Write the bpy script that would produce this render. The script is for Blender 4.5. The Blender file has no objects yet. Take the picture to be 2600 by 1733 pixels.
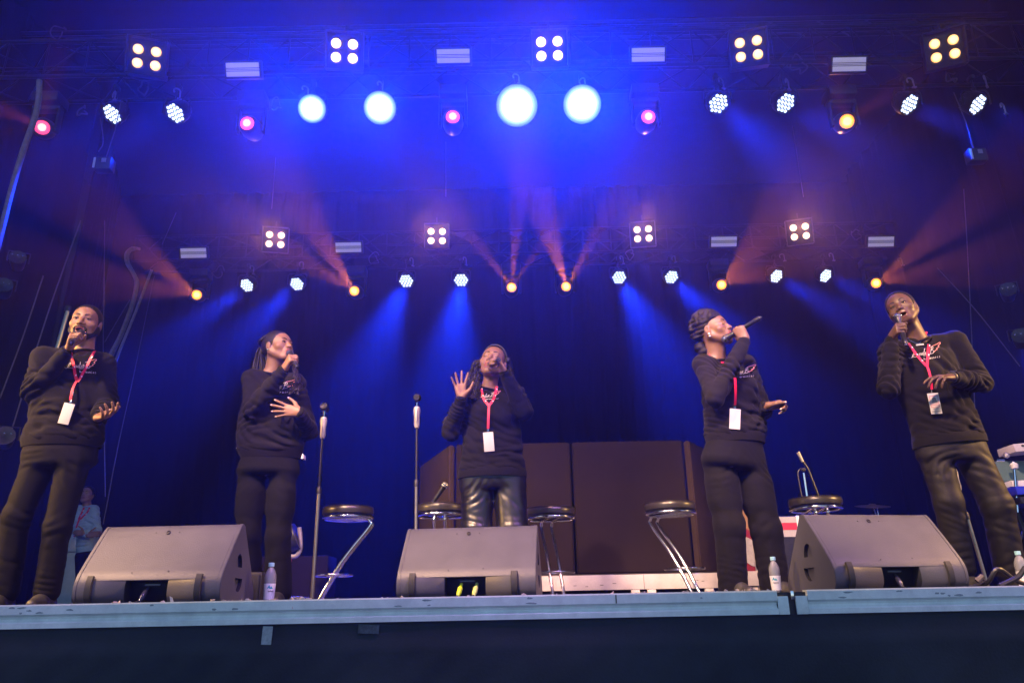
import bpy, bmesh, math, random, time
import numpy as np
from mathutils import Vector, Matrix, Euler
T0 = time.time()
R_ = math.radians
random.seed(7)
SC = bpy.context.scene
COL = SC.collection

# ------------------------------------------------------------------ camera
CAM_H = -0.075                    # the phone is held a little below the deck
PITCH, ROLL, F_PX = R_(19.5), R_(-1.1), 1957.0
cam_d = bpy.data.cameras.new('camera')
cam = bpy.data.objects.new('camera', cam_d); COL.objects.link(cam)
cam_d.sensor_width = 36.0
cam_d.lens = F_PX * 36.0 / 2600.0
cam_d.clip_start = 0.05; cam_d.clip_end = 500
CAM_R = Euler((R_(90) + PITCH, 0, 0)).to_matrix() @ Matrix.Rotation(ROLL, 3, 'Z')
cam.matrix_world = Matrix.Translation((0, 0, CAM_H)) @ CAM_R.to_4x4()
SC.camera = cam

# ------------------------------------------------------------------ world: dusk sky behind the audience
SUN_EL, SUN_AZ = R_(38.0), R_(20)
w = bpy.data.worlds.new('World'); SC.world = w; w.use_nodes = True
nt = w.node_tree; nt.nodes.clear()
sky = nt.nodes.new('ShaderNodeTexSky'); sky.sky_type = 'NISHITA'; sky.sun_disc = False
sky.sun_elevation = SUN_EL; sky.sun_rotation = SUN_AZ; sky.ozone_density = 5.0; sky.dust_density = 0.4
bg = nt.nodes.new('ShaderNodeBackground'); bg.inputs[1].default_value = 0.15
wo = nt.nodes.new('ShaderNodeOutputWorld')
nt.links.new(sky.outputs[0], bg.inputs[0]); nt.links.new(bg.outputs[0], wo.inputs[0])

SC.view_settings.view_transform = 'Standard'; SC.view_settings.look = 'None'
SC.view_settings.exposure = 0.0; SC.view_settings.gamma = 1.0
SC.view_settings.use_curve_mapping = False
SC.cycles.use_denoising = True
SC.cycles.max_bounces = 6; SC.cycles.volume_bounces = 0
SC.cycles.caustics_reflective = False; SC.cycles.caustics_refractive = False
SC.cycles.sample_clamp_indirect = 6.0
SC.cycles.transparent_max_bounces = 16

# ------------------------------------------------------------------ helpers
def at(px, py, Y):
    """world point seen at pixel (px, py) of the 2600 px wide photograph, Y metres in front of the camera"""
    d = CAM_R @ Vector(((px - 1300) / F_PX, (866.5 - py) / F_PX, -1))
    k = Y / d.y
    return Vector((d.x * k, Y, CAM_H + d.z * k))
def at_z(px, py, z):
    d = CAM_R @ Vector(((px - 1300) / F_PX, (866.5 - py) / F_PX, -1))
    k = (z - CAM_H) / d.z
    return Vector((d.x * k, d.y * k, z))

def tag(o, label=None, cat=None, group=None, kind=None):
    if label: o['label'] = label
    if cat: o['category'] = cat
    if group: o['group'] = group
    if kind: o['kind'] = kind
    return o
def empty(name, loc=(0, 0, 0), rz=0.0, label=None, cat=None, group=None):
    o = bpy.data.objects.new(name, None); COL.objects.link(o)
    o.empty_display_size = 0.1
    o.location = loc; o.rotation_euler = (0, 0, rz)
    return tag(o, label, cat, group)
def link(name, me, parent=None, mat=None):
    o = bpy.data.objects.new(name, me); COL.objects.link(o)
    if mat is not None and not me.materials: me.materials.append(mat)
    if parent is not None: o.parent = parent
    return o
def kids(o): return [c for c in bpy.data.objects if c.parent == o]
def copy_tree(o, ch=None, parent=None):
    ch = ch or {}
    c = o.copy(); COL.objects.link(c)
    if parent is not None: c.parent = parent
    for k in kids_map.get(o.name, ()):
        copy_tree(k, ch, c)
    return c
kids_map = {}
def index_kids():
    kids_map.clear()
    for o in bpy.data.objects:
        if o.parent is not None: kids_map.setdefault(o.parent.name, []).append(o)

class MB:
    """collects shapes, builds one mesh object"""
    def __init__(s): s.v = []; s.f = []; s.sm = []
    def add(s, vs, fs, M=None, smooth=False):
        b = len(s.v)
        s.v += [tuple(M @ Vector(p)) if M is not None else tuple(p) for p in vs]
        s.f += [tuple(b + i for i in f) for f in fs]; s.sm += [smooth] * len(fs)
        return s
    def box(s, c, d, M=None, bev=0.0):
        x, y, z = c; a, b, h = d[0] / 2, d[1] / 2, d[2] / 2
        if bev <= 0:
            vs = [(x + i * a, y + j * b, z + k * h) for i in (-1, 1) for j in (-1, 1) for k in (-1, 1)]
            return s.add(vs, [(0, 1, 3, 2), (4, 6, 7, 5), (0, 4, 5, 1), (2, 3, 7, 6), (0, 2, 6, 4), (1, 5, 7, 3)], M)
        bm = bmesh.new(); bmesh.ops.create_cube(bm, size=1)
        for q in bm.verts: q.co = Vector((x + q.co.x * d[0], y + q.co.y * d[1], z + q.co.z * d[2]))
        bmesh.ops.bevel(bm, geom=bm.edges[:], offset=bev, segments=2, affect='EDGES', profile=0.6)
        bm.verts.index_update()
        s.add([q.co[:] for q in bm.verts], [[q.index for q in f.verts] for f in bm.faces], M, True); bm.free()
        return s
    def tube(s, pts, r, n=10, cap=True, M=None, closed=False):
        pts = [Vector(p) for p in pts]; m = len(pts)
        rs = r if isinstance(r, (list, tuple)) else [r] * m
        vs = []; fs = []
        t0 = (pts[1] - pts[0]).normalized()
        up = Vector((0, 0, 1)) if abs(t0.z) < 0.9 else Vector((1, 0, 0))
        u = t0.cross(up).normalized()
        for i, p in enumerate(pts):
            if closed: t = (pts[(i + 1) % m] - pts[i - 1])
            elif i == 0: t = pts[1] - p
            elif i == m - 1: t = p - pts[-2]
            else: t = (pts[i + 1] - p).normalized() + (p - pts[i - 1]).normalized()
            t = t.normalized() if t.length > 1e-9 else t0
            u = (u - t * u.dot(t)).normalized(); v = t.cross(u)
            for k in range(n):
                a = 2 * math.pi * k / n
                vs.append(p + (u * math.cos(a) + v * math.sin(a)) * rs[i])
        for i in range(m if closed else m - 1):
            j = (i + 1) % m
            for k in range(n):
                fs.append((i * n + k, i * n + (k + 1) % n, j * n + (k + 1) % n, j * n + k))
        if cap and not closed:
            fs.append(tuple(range(n - 1, -1, -1))); fs.append(tuple((m - 1) * n + k for k in range(n)))
        return s.add(vs, fs, M, True)
    def lathe(s, prof, n=24, M=None, smooth=True):
        vs = []; fs = []
        for (r, z) in prof:
            for k in range(n):
                a = 2 * math.pi * k / n; vs.append((r * math.cos(a), r * math.sin(a), z))
        for i in range(len(prof) - 1):
            for k in range(n):
                fs.append((i * n + k, i * n + (k + 1) % n, (i + 1) * n + (k + 1) % n, (i + 1) * n + k))
        fs.append(tuple(range(n - 1, -1, -1))); fs.append(tuple((len(prof) - 1) * n + k for k in range(n)))
        return s.add(vs, fs, M, smooth)
    def prism(s, poly, d0, d1, axis='x', M=None, smooth=False):
        """poly (a, b) extruded along an axis from d0 to d1"""
        n = len(poly)
        def P(a, b, d): return {'x': (d, a, b), 'y': (a, d, b), 'z': (a, b, d)}[axis]
        vs = [P(a, b, d0) for a, b in poly] + [P(a, b, d1) for a, b in poly]
        fs = [(i, (i + 1) % n, n + (i + 1) % n, n + i) for i in range(n)]
        s.add(vs, fs, M, smooth)
        b = len(s.v) - 2 * n
        s.f += [tuple(b + i for i in range(n - 1, -1, -1)), tuple(b + n + i for i in range(n))]; s.sm += [False, False]
        return s
    def mesh(s, name):
        me = bpy.data.meshes.new(name); me.from_pydata(s.v, [], s.f); me.validate()
        if len(me.polygons) == len(s.sm): me.polygons.foreach_set('use_smooth', s.sm)
        bm = bmesh.new(); bm.from_mesh(me); bmesh.ops.recalc_face_normals(bm, faces=bm.faces)
        bm.to_mesh(me); bm.free()
        me.update(); return me
    def build(s, name, mat, parent=None, auto=35):
        me = s.mesh(name)
        try: me.set_sharp_from_angle(angle=R_(auto))
        except Exception: pass
        return link(name, me, parent, mat)

def look(frm, to, up=Vector((0, 0, 1))):
    """matrix whose -Z points from frm to to (lamp-like)"""
    d = (Vector(to) - Vector(frm)).normalized()
    return Matrix.Translation(frm) @ d.to_track_quat('-Z', 'Y').to_matrix().to_4x4()
def axis_m(a, b):
    """matrix placing local z from a towards b"""
    d = (Vector(b) - Vector(a)).normalized()
    return Matrix.Translation(a) @ d.to_track_quat('Z', 'Y').to_matrix().to_4x4()

# ------------------------------------------------------------------ materials
def mat(name, col, rough=0.6, metal=0.0, var=0.0, vscale=8.0, bump=0.0, bscale=60.0, sheen=0.0, emit=None, es=0.0,
        col2=None, spec=0.5, coat=0.0, trans=0.0, sss=0.0, scratch=0.0, bdist=0.004):
    m = bpy.data.materials.new(name); m.use_nodes = True
    n = m.node_tree.nodes; l = m.node_tree.links; b = n['Principled BSDF']
    b.inputs['Base Color'].default_value = (*col, 1); b.inputs['Roughness'].default_value = rough
    b.inputs['Metallic'].default_value = metal; b.inputs['Specular IOR Level'].default_value = spec
    b.inputs['Sheen Weight'].default_value = sheen; b.inputs['Sheen Roughness'].default_value = 0.5
    b.inputs['Coat Weight'].default_value = coat; b.inputs['Transmission Weight'].default_value = trans
    if sss:
        b.inputs['Subsurface Weight'].default_value = sss; b.inputs['Subsurface Radius'].default_value = (0.5, 0.2, 0.1)
        b.inputs['Subsurface Scale'].default_value = 0.015
    if emit is not None:
        b.inputs['Emission Color'].default_value = (*emit, 1); b.inputs['Emission Strength'].default_value = es
    tc = n.new('ShaderNodeTexCoord')
    if var or col2 is not None:
        t = n.new('ShaderNodeTexNoise'); t.inputs['Scale'].default_value = vscale; t.inputs['Detail'].default_value = 6
        t.inputs['Roughness'].default_value = 0.65
        l.new(tc.outputs['Object'], t.inputs['Vector'])
        r = n.new('ShaderNodeValToRGB'); r.color_ramp.elements[0].position = 0.32; r.color_ramp.elements[1].position = 0.68
        c2 = col2 if col2 is not None else tuple(min(1, c * (1 + var)) for c in col)
        c1 = col if col2 is not None else tuple(c * (1 - var) for c in col)
        r.color_ramp.elements[0].color = (*c1, 1); r.color_ramp.elements[1].color = (*c2, 1)
        l.new(t.outputs['Fac'], r.inputs['Fac']); l.new(r.outputs['Color'], b.inputs['Base Color'])
        mr = n.new('ShaderNodeMapRange'); mr.inputs['To Min'].default_value = max(0.02, rough - 0.12)
        mr.inputs['To Max'].default_value = min(1, rough + 0.12)
        l.new(t.outputs['Fac'], mr.inputs['Value']); l.new(mr.outputs['Result'], b.inputs['Roughness'])
    if bump:
        t2 = n.new('ShaderNodeTexNoise'); t2.inputs['Scale'].default_value = bscale; t2.inputs['Detail'].default_value = 4
        l.new(tc.outputs['Object'], t2.inputs['Vector'])
        bp = n.new('ShaderNodeBump'); bp.inputs['Strength'].default_value = bump; bp.inputs['Distance'].default_value = bdist
        l.new(t2.outputs['Fac'], bp.inputs['Height']); l.new(bp.outputs['Normal'], b.inputs['Normal'])
    return m
M = {}
M['drape'] = mat('drape_black', (0.0055, 0.005, 0.006), 0.95, spec=0.15, var=0.3, vscale=3, bump=0.3, bscale=120)
M['deck'] = mat('deck_ply', (0.035, 0.033, 0.035), 0.6, var=0.4, vscale=5, bump=0.2)
M['black_metal'] = mat('black_metal', (0.025, 0.025, 0.027), 0.45, 0.3, var=0.3, vscale=20, bump=0.1)
M['alu'] = mat('aluminium', (0.80, 0.87, 0.90), 0.42, 0.0, var=0.14, vscale=9, bump=0.12, bscale=30)
M['truss'] = mat('truss_black', (0.018, 0.018, 0.02), 0.4, 0.5, var=0.3, vscale=12)
M['roof'] = mat('roof_skin', (0.02, 0.02, 0.025), 0.8, var=0.3, vscale=2)
M['skirt'] = None
M['panel'] = mat('strobe_panel_painted_glow', (0.55, 0.52, 0.58), 0.4, emit=(0.62, 0.55, 0.80), es=0.36)  # faint emission stands in for light falling on the unlit strobes
M['cable'] = mat('cable_black', (0.03, 0.03, 0.035), 0.45)
M['rope'] = mat('rope_grey', (0.13, 0.11, 0.11), 0.8, var=0.2, vscale=30)
M['hose'] = mat('cable_loom_beige', (0.30, 0.23, 0.22), 0.7, var=0.25, vscale=20)
M['chrome'] = mat('chrome', (0.85, 0.85, 0.87), 0.12, 1.0, var=0.05, vscale=15)
M['white'] = mat('white_paint', (0.72, 0.70, 0.70), 0.5, var=0.08, vscale=12, bump=0.05)
M['red'] = mat('red_tape', (0.6, 0.03, 0.06), 0.5)
HAZE_D, HAZE_G = 0.0046, 0.78
WASH_P = {0: 15000, 1: 4500, 2: 6500, 3: 25000}
SPILL_P = {0: 0, 1: 0, 2: 0}
BEAM_P = {0: 420, 1: 2500}
FRONT = []
for x_, pw_, pv_ in ((-2.3, 1.05, 1.0), (0.0, 1.0, 1.9), (2.4, 1.0, 1.0)):
    FRONT.append((x_ - 2.0, 1.2, 4.3, x_, 5.0, 1.1, 2900 * pw_, (1.0, 0.60, 0.37), 40, 0.10))
    FRONT.append((x_ + 1.9, 1.6, 4.8, x_, 4.9, 0.9, 560 * pv_, (0.66, 0.30, 0.90), 42, 0.10))
FRONT += [
    (-5.2, 4.0, 2.0, -2.2, 4.9, 0.9, 800, (1.0, 0.55, 0.16), 60, 0.06),
    (5.4, 4.2, 2.2, 2.2, 4.9, 0.9, 800, (1.0, 0.55, 0.18), 60, 0.06),
    (0.0, 2.2, 6.2, 0.0, 7.0, 0.8, 700, (1.0, 0.45, 0.36), 50, 0.10),
]
# ------------------------------------------------------------------ the stage house
def struct(name, mb, m): 
    o = mb.build(name, m); o['kind'] = 'structure'; return o
EDGE_Y = 3.45
M['scuff'] = mat('scuff_grey', (0.30, 0.36, 0.40), 0.6, var=0.4, vscale=80)
struct('ground', MB().box((0, 30, -1.6), (160, 160, 0.1)), mat('ground_asphalt', (0.05, 0.05, 0.055), 0.85, var=0.3, vscale=1.5))
struct('stage_floor', MB().box((0, 9.32, -0.03), (18.2, 11.66, 0.05)), M['deck'])
struct('roof', MB().box((0, 9.0, 9.05), (18.6, 13.6, 0.1)), M['roof'])

def pleats(x0, y0, x1, y1, z0, z1, amp, wl, seed, nz=26, per=9):
    """hanging cloth with uneven folds from (x0,y0) to (x1,y1)"""
    rnd = random.Random(seed); L = math.hypot(x1 - x0, y1 - y0); n = int(L / wl * per)
    dx, dy = (x1 - x0) / L, (y1 - y0) / L; nx, ny = -dy, dx
    ph = [rnd.uniform(0, 6.28) for _ in range(8)]
    mb = MB(); vs = []
    for j in range(nz + 1):
        v = j / nz; z = z0 + (z1 - z0) * v
        for i in range(n + 1):
            s = L * i / n
            q = s + 0.12 * math.sin(s * 1.7 + ph[0]) + 0.05 * math.sin(v * 5 + s * 2 + ph[1])
            a = amp * (0.65 + 0.5 * math.sin(s * 0.9 + ph[2]))
            d = a * math.sin(q * 2 * math.pi / wl) * (1.15 - 0.5 * v) + 0.35 * a * math.sin(q * 4.7 * math.pi / wl + ph[3] + v * 1.5)
            vs.append((x0 + dx * s + nx * d, y0 + dy * s + ny * d, z))
    fs = [(j * (n + 1) + i, j * (n + 1) + i + 1, (j + 1) * (n + 1) + i + 1, (j + 1) * (n + 1) + i) for j in range(nz) for i in range(n)]
    mb.add(vs, fs, None, True); return mb
def cloth(name, mb, m, thick=0.006):
    o = mb.build(name, m, auto=180); s = o.modifiers.new('thickness', 'SOLIDIFY'); s.thickness = thick; return o
BACK_Y = 14.6
tag(cloth('backdrop_curtain', pleats(-8.4, BACK_Y, 8.4, BACK_Y, 0.0, 8.6, 0.05, 0.42, 1), M['drape']),
    'wide black pleated backdrop curtain closing the back of the stage', 'curtain')
tag(cloth('side_curtain', pleats(-7.6, 6.2, -7.0, 11.0, 0.0, 8.6, 0.09, 0.5, 2), M['drape']),
    'black pleated side curtain hanging at the left of the stage', 'curtain', 'black side curtains')
tag(cloth('side_curtain', pleats(-7.2, 11.6, -8.3, 14.4, 0.0, 8.6, 0.08, 0.45, 3), M['drape']),
    'black side curtain behind the first one, in the far left corner', 'curtain', 'black side curtains')
tag(cloth('side_curtain', pleats(7.15, 14.3, 7.5, 6.4, 0.0, 8.6, 0.08, 0.5, 4), M['drape']),
    'black pleated side curtain hanging at the right of the stage', 'curtain', 'black side curtains')
# black cloth that shuts the wings off from the daylight
for sx, lab in ((-1, 'left'), (1, 'right')):
    tag(cloth('wing_cloth', pleats(sx * 9.1, 15.0, sx * 9.1, 3.6, -0.2, 8.9, 0.04, 0.8, 5 + sx, nz=6, per=5), M['drape']),
        'outer black wing cloth behind the side curtain on the %s' % lab, 'curtain', 'outer wing cloths')

# ---- front edge: two aluminium deck fronts with a gap, black skirt below
gapL = at(1975, 1530, EDGE_Y).x; gapR = at(2052, 1530, EDGE_Y).x
def edge_profile(z0=0.0):
    # (y, z): upper lip, groove, lower bar
    e = EDGE_Y
    return [(e + 0.05, z0 + 0.003), (e + 0.002, z0 + 0.003), (e - 0.004, z0 - 0.003), (e - 0.004, z0 - 0.038), (e + 0.002, z0 - 0.041),
            (e + 0.014, z0 - 0.047), (e + 0.018, z0 - 0.056), (e + 0.012, z0 - 0.068), (e - 0.001, z0 - 0.074), (e - 0.001, z0 - 0.094), (e + 0.05, z0 - 0.094)]
def edge(x0, x1, label, tilt):
    r = empty('deck_edge_rail', ((x0 + x1) / 2, 0, 0), 0, label, 'aluminium rail', 'aluminium deck front rails')
    mb = MB(); L = (x1 - x0) / 2
    mb.prism(edge_profile(), -L, L, 'x')
    o = mb.build('rail', M['alu'], r)
    return r
lr = edge(-4.2, gapL, 'long aluminium deck front rail running left of the gap', 0)
rr = edge(gapR, 4.6, 'shorter aluminium deck front rail right of the gap', 0)
for r, xs in ((lr, (-2.35, 0.42)), (rr, (2.9,))):
    for x in xs:                                   # butt joints, proud hairline plates
        MB().box((x - r.location.x, EDGE_Y - 0.0055, -0.02), (0.004, 0.004, 0.034)).build('joint', M['black_metal'], r)
rs = random.Random(31)
for i in range(34):
    x = rs.uniform(-3.3, 2.9); r = lr if x < gapL else rr
    if gapL - 0.03 < x < gapR + 0.03: continue
    a = rs.uniform(0.006, 0.035); zz = rs.choice((-0.010, -0.022, -0.031)); n_ = 9
    vs = [((a * math.cos(6.283 * k / n_) * rs.uniform(0.5, 1.1)), 0, (0.0045 * math.sin(6.283 * k / n_) * rs.uniform(0.4, 1.2))) for k in range(n_)]
    m_ = MB().add(vs + [(v_[0] * 0.9, -0.0006, v_[2] * 0.9) for v_ in vs], [tuple(range(n_, 2 * n_))] + [(k, (k + 1) % n_, n_ + (k + 1) % n_, n_ + k) for k in range(n_)])
    o = m_.build('scuff', M['scuff'], r); o.location = (x - r.location.x, EDGE_Y - 0.0042, zz)
g = empty('deck_coupling', ((gapL + gapR) / 2, EDGE_Y, 0), 0, 'dark coupling with two steel corner plates in the gap of the deck edge', 'coupling')
gw = gapR - gapL
MB().box((0, 0.03, -0.05), (gw, 0.02, 0.09)).build('recess', M['black_metal'], g)
for sx, wd in ((-1, 0.045), (1, 0.05)):
    MB().box((sx * (gw / 2 - wd / 2 - 0.001), 0.004, -0.058), (wd, 0.012, 0.074), bev=0.003).build('corner_plate', M['alu'], g)
MB().box((0.0, -0.001, -0.018), (0.013, 0.012, 0.036), bev=0.002).build('latch', M['chrome'], g)

# skirt: cloth with a hem line and soft sags
def skirt_mesh():
    nx, nz = 260, 60; x0, x1, z0, z1 = -5.5, 5.5, -1.55, -0.094
    vs = []; rnd = np.random.RandomState(3)
    ph = rnd.uniform(0, 6.28, 30)
    for j in range(nz + 1):
        z = z0 + (z1 - z0) * j / nz
        for i in range(nx + 1):
            x = x0 + (x1 - x0) * i / nx
            hem = z1 - 0.085 - 0.006 * math.sin(x * 1.3 + 1) - 0.004 * math.sin(x * 4)
            y = EDGE_Y + 0.016
            d = hem - z
            if d > 0:
                t = min(1, d / 0.35)
                y += -0.016 + 0.03 * t * math.sin(x * 2.1 + d * 6 + ph[0]) + 0.02 * t * math.sin(x * 5.3 - d * 9 + ph[1]) + 0.012 * t * math.sin(x * 11 + d * 14 + ph[2])
                y += 0.004 * math.sin(x * 31 + d * 40)
            else:
                y += 0.002 * math.sin(x * 9)
            vs.append((x, y, z))
    fs = [(j * (nx + 1) + i, j * (nx + 1) + i + 1, (j + 1) * (nx + 1) + i + 1, (j + 1) * (nx + 1) + i) for j in range(nz) for i in range(nx)]
    return MB().add(vs, fs, None, True)
M['skirt'] = mat('skirt_molton', (0.006, 0.008, 0.012), 0.8, col2=(0.022, 0.029, 0.042), vscale=2.3, bump=0.35, bscale=90, sheen=0.3)
so = cloth('stage_skirt', skirt_mesh(), M['skirt'], 0.004)
tag(so, 'black cloth skirt with a hem line hanging below the deck edge', 'stage skirt')
# tape pieces on the skirt
def tape(px, py, w_, h_, label, m, rot=0):
    p = at(px, py, EDGE_Y + 0.006)
    mb = MB(); rnd = random.Random(int(px))
    mb.box((0, 0, 0), (w_, 0.003, h_), Matrix.Rotation(rot, 4, 'Y'))
    o = mb.build('tape_strip', m); o.location = p
    return tag(o, label, 'tape', 'tape strips on the skirt')
M['tape'] = mat('cloth_tape_grey', (0.35, 0.40, 0.45), 0.6, var=0.25, vscale=60)
M['tape2'] = mat('worn_tape', (0.06, 0.08, 0.10), 0.7, var=0.5, vscale=40)
tape(678, 1612, 0.042, 0.072, 'upright pale tape strip stuck below the rail near the bottle', M['tape'], R_(2))
tape(936, 1596, 0.088, 0.036, 'faded dark tape patch on the skirt left of the middle wedge', M['tape2'], R_(3))

# ------------------------------------------------------------------ trusses
def truss(name, Y0, z0, z1, x0, x1, depth, label, cat='truss', group=None, bay=0.5, r=0.025):
    t = empty(name, (0, Y0, 0), 0, label, cat, group)
    zz = (z0, z1)
    for y in (-depth / 2, depth / 2):
        for z in zz:
            MB().tube([(x0, y, z), (x1, y, z)], r, 8).build('chord', M['truss'], t)
    b = MB(); n = int((x1 - x0) / bay)
    for i in range(n):
        xa = x0 + bay * i; xb = xa + bay
        for y in (-depth / 2, depth / 2):
            b.tube([(xa, y, z0 if i % 2 else z1), (xb, y, z1 if i % 2 else z0)], 0.011, 6, False)
        for z in zz:
            b.tube([(xa, -depth / 2 if i % 2 else depth / 2, z), (xb, depth / 2 if i % 2 else -depth / 2, z)], 0.011, 6, False)
        b.tube([(xa, -depth / 2, z0), (xa, -depth / 2, z1)], 0.011, 6, False)
    o = b.build('lacing', M['truss'], t); o['kind'] = 'stuff'
    return t
truss('lighting_truss', 8.05, 6.25, 6.78, -7.2, 7.2, 0.5, 'black box truss across the stage carrying the upper row of lamps', 'truss', 'lighting trusses')
truss('lighting_truss', 12.6, 5.95, 6.42, -6.7, 6.9, 0.5, 'black box truss farther back carrying the lower row of lamps', 'truss', 'lighting trusses')
for i, (yy, zz, r, lab) in enumerate(((9.2, 8.15, 0.04, 'nearest'), (9.9, 8.55, 0.04, 'middle'), (10.7, 8.6, 0.04, 'farthest'))):
    b = empty('roof_beam', (0, yy, zz), 0, '%s of the slim roof beams running across under the stage roof' % lab, 'roof beam', 'roof beams')
    MB().tube([(-8.6, 0, 0), (8.6, 0, 0.02)], r, 8).build('chord', M['truss'], b)
    MB().tube([(-8.6, 0.3, 0.15), (8.6, 0.3, 0.17)], r * 0.7, 8).build('chord', M['truss'], b)
    q = MB()
    for k in range(24): q.tube([(-8.4 + k * 0.72, 0, 0), (-8.1 + k * 0.72, 0.3, 0.15)], 0.012, 6, False)
    q.build('lacing', M['truss'], b)['kind'] = 'stuff'

# ------------------------------------------------------------------ haze
hz = MB().box((0, 7.2, 3.75), (24, 19.2, 12.1)).build('haze', None); hz['kind'] = 'stuff'
hm = bpy.data.materials.new('haze'); hm.use_nodes = True; hn = hm.node_tree.nodes
hn.remove(hn['Principled BSDF'])
pv = hn.new('ShaderNodeVolumePrincipled'); pv.inputs['Density'].default_value = HAZE_D
pv.inputs['Color'].default_value = (0.9, 0.9, 0.9, 1); pv.inputs['Anisotropy'].default_value = HAZE_G
hm.node_tree.links.new(pv.outputs[0], hn['Material Output'].inputs['Volume'])
hz.data.materials.clear(); hz.data.materials.append(hm)

# ------------------------------------------------------------------ lamps
def spot(name, frm, to, power, col, size, blend=0.6, rad=0.1, parent=None):
    l = bpy.data.lights.new(name, 'SPOT'); l.energy = power; l.color = col
    l.spot_size = R_(size); l.spot_blend = blend; l.shadow_soft_size = rad
    o = bpy.data.objects.new(name, l); COL.objects.link(o)
    o.matrix_world = look(frm, to)
    if parent is not None:
        o.matrix_world = look(frm, to); o.parent = parent; o.matrix_parent_inverse = parent.matrix_world.inverted()
    return o
BLUE = (0.0025, 0.028, 1.0)
BLUE_SPILL = (0.003, 0.045, 1.0)
M['led_blue'] = mat('led_blue_white', (0.8, 0.9, 1), 0.3, emit=(0.62, 0.74, 1.0), es=2.6)
M['led_hot'] = mat('led_hot', (0.8, 0.9, 1), 0.3, emit=(0.75, 0.86, 1.0), es=22)
M['halogen'] = mat('halogen', (1, 0.9, 0.7), 0.3, emit=(1.0, 0.83, 0.45), es=3.4)
M['halogen_hot'] = mat('halogen_hot', (1, 0.9, 0.7), 0.3, emit=(1.0, 0.80, 0.46), es=9.0)
M['amber'] = mat('amber_lens', (1, 0.5, 0.1), 0.3, emit=(1.0, 0.30, 0.02), es=2.2)
M['amber_core'] = mat('amber_core', (1, 0.6, 0.1), 0.3, emit=(1.0, 0.62, 0.10), es=5.0)
M['pink_lens'] = mat('pink_lens', (1, 0.3, 0.4), 0.3, emit=(1.0, 0.06, 0.16), es=1.8)
M['pink_core'] = mat('pink_core', (1, 0.6, 0.5), 0.3, emit=(1.0, 0.36, 0.30), es=3.0)
M['housing'] = mat('lamp_housing', (0.022, 0.022, 0.025), 0.4, var=0.3, vscale=30, bump=0.1)
M['head_shell'] = mat('moving_head_shell', (0.10, 0.08, 0.10), 0.35, var=0.2, vscale=12)

def glare_mat():  # camera bloom painted into the emission: white core fading to a blue rim
    m = bpy.data.materials.new('led_lens_painted_glare'); m.use_nodes = True; n = m.node_tree.nodes; l = m.node_tree.links; b = n['Principled BSDF']
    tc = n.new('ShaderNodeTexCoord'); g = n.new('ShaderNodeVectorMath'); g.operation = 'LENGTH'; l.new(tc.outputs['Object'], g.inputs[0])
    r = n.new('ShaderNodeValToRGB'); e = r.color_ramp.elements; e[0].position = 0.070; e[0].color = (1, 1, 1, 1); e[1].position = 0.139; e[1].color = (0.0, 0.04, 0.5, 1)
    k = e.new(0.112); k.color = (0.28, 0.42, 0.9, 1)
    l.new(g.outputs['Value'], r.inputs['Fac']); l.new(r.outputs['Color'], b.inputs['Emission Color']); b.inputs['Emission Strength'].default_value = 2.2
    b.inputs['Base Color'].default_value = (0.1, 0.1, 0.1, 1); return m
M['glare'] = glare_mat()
def halo_mat(name, core, rim, es):
    m = bpy.data.materials.new(name); m.use_nodes = True; n = m.node_tree.nodes; l = m.node_tree.links; b = n['Principled BSDF']
    tc = n.new('ShaderNodeTexCoord'); g = n.new('ShaderNodeVectorMath'); g.operation = 'LENGTH'; l.new(tc.outputs['Object'], g.inputs[0])
    r = n.new('ShaderNodeValToRGB'); e = r.color_ramp.elements; e[0].position = 0.040; e[0].color = (*core, 1); e[1].position = 0.061; e[1].color = (*rim, 1)
    l.new(g.outputs['Value'], r.inputs['Fac']); l.new(r.outputs['Color'], b.inputs['Emission Color']); b.inputs['Emission Strength'].default_value = es
    b.inputs['Base Color'].default_value = (0.1, 0.08, 0.05, 1); return m
M['halogen'] = halo_mat('halogen_lamp_amber', (1.0, 0.86, 0.42), (1.0, 0.42, 0.05), 1.7)
M['halogen_hot'] = halo_mat('halogen_lamp_warm', (1.0, 0.92, 0.66), (1.0, 0.60, 0.30), 2.4)
def glare_disc():  # domed disc that carries the painted glare
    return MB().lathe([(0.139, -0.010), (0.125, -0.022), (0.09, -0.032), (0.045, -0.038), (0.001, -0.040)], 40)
me_cache = {}
def shared(key, fn, m):
    if key not in me_cache:
        me = fn().mesh(key); me.materials.append(m)
        try: me.set_sharp_from_angle(angle=R_(35))
        except Exception: pass
        me_cache[key] = me
    return me_cache[key]
def hexcells(r, step):
    out = []
    for q in range(-2, 3):
        for s in range(-2, 3):
            if abs(q + s) <= 2: out.append((step * (q + s / 2), step * s * 0.866))
    return out
def wash_housing():
    b = MB(); b.lathe([(0.05, 0.20), (0.10, 0.19), (0.135, 0.10), (0.142, 0.0), (0.142, -0.012), (0.128, -0.012), (0.126, 0.0), (0.0, 0.0)], 28)
    for k in range(16):
        a = 2 * math.pi * k / 16; b.box((0.128 * math.cos(a), 0.128 * math.sin(a), 0.11), (0.02, 0.006, 0.09), Matrix.Rotation(0, 4, 'Z'))
    return b
def wash_leds():
    b = MB()
    for x, y in hexcells(2, 0.052):
        b.lathe([(0.0195, -0.002), (0.0185, -0.008), (0.014, -0.012), (0.0, -0.013)], 10, Matrix.Translation((x, y, 0)))
    return b
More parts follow.
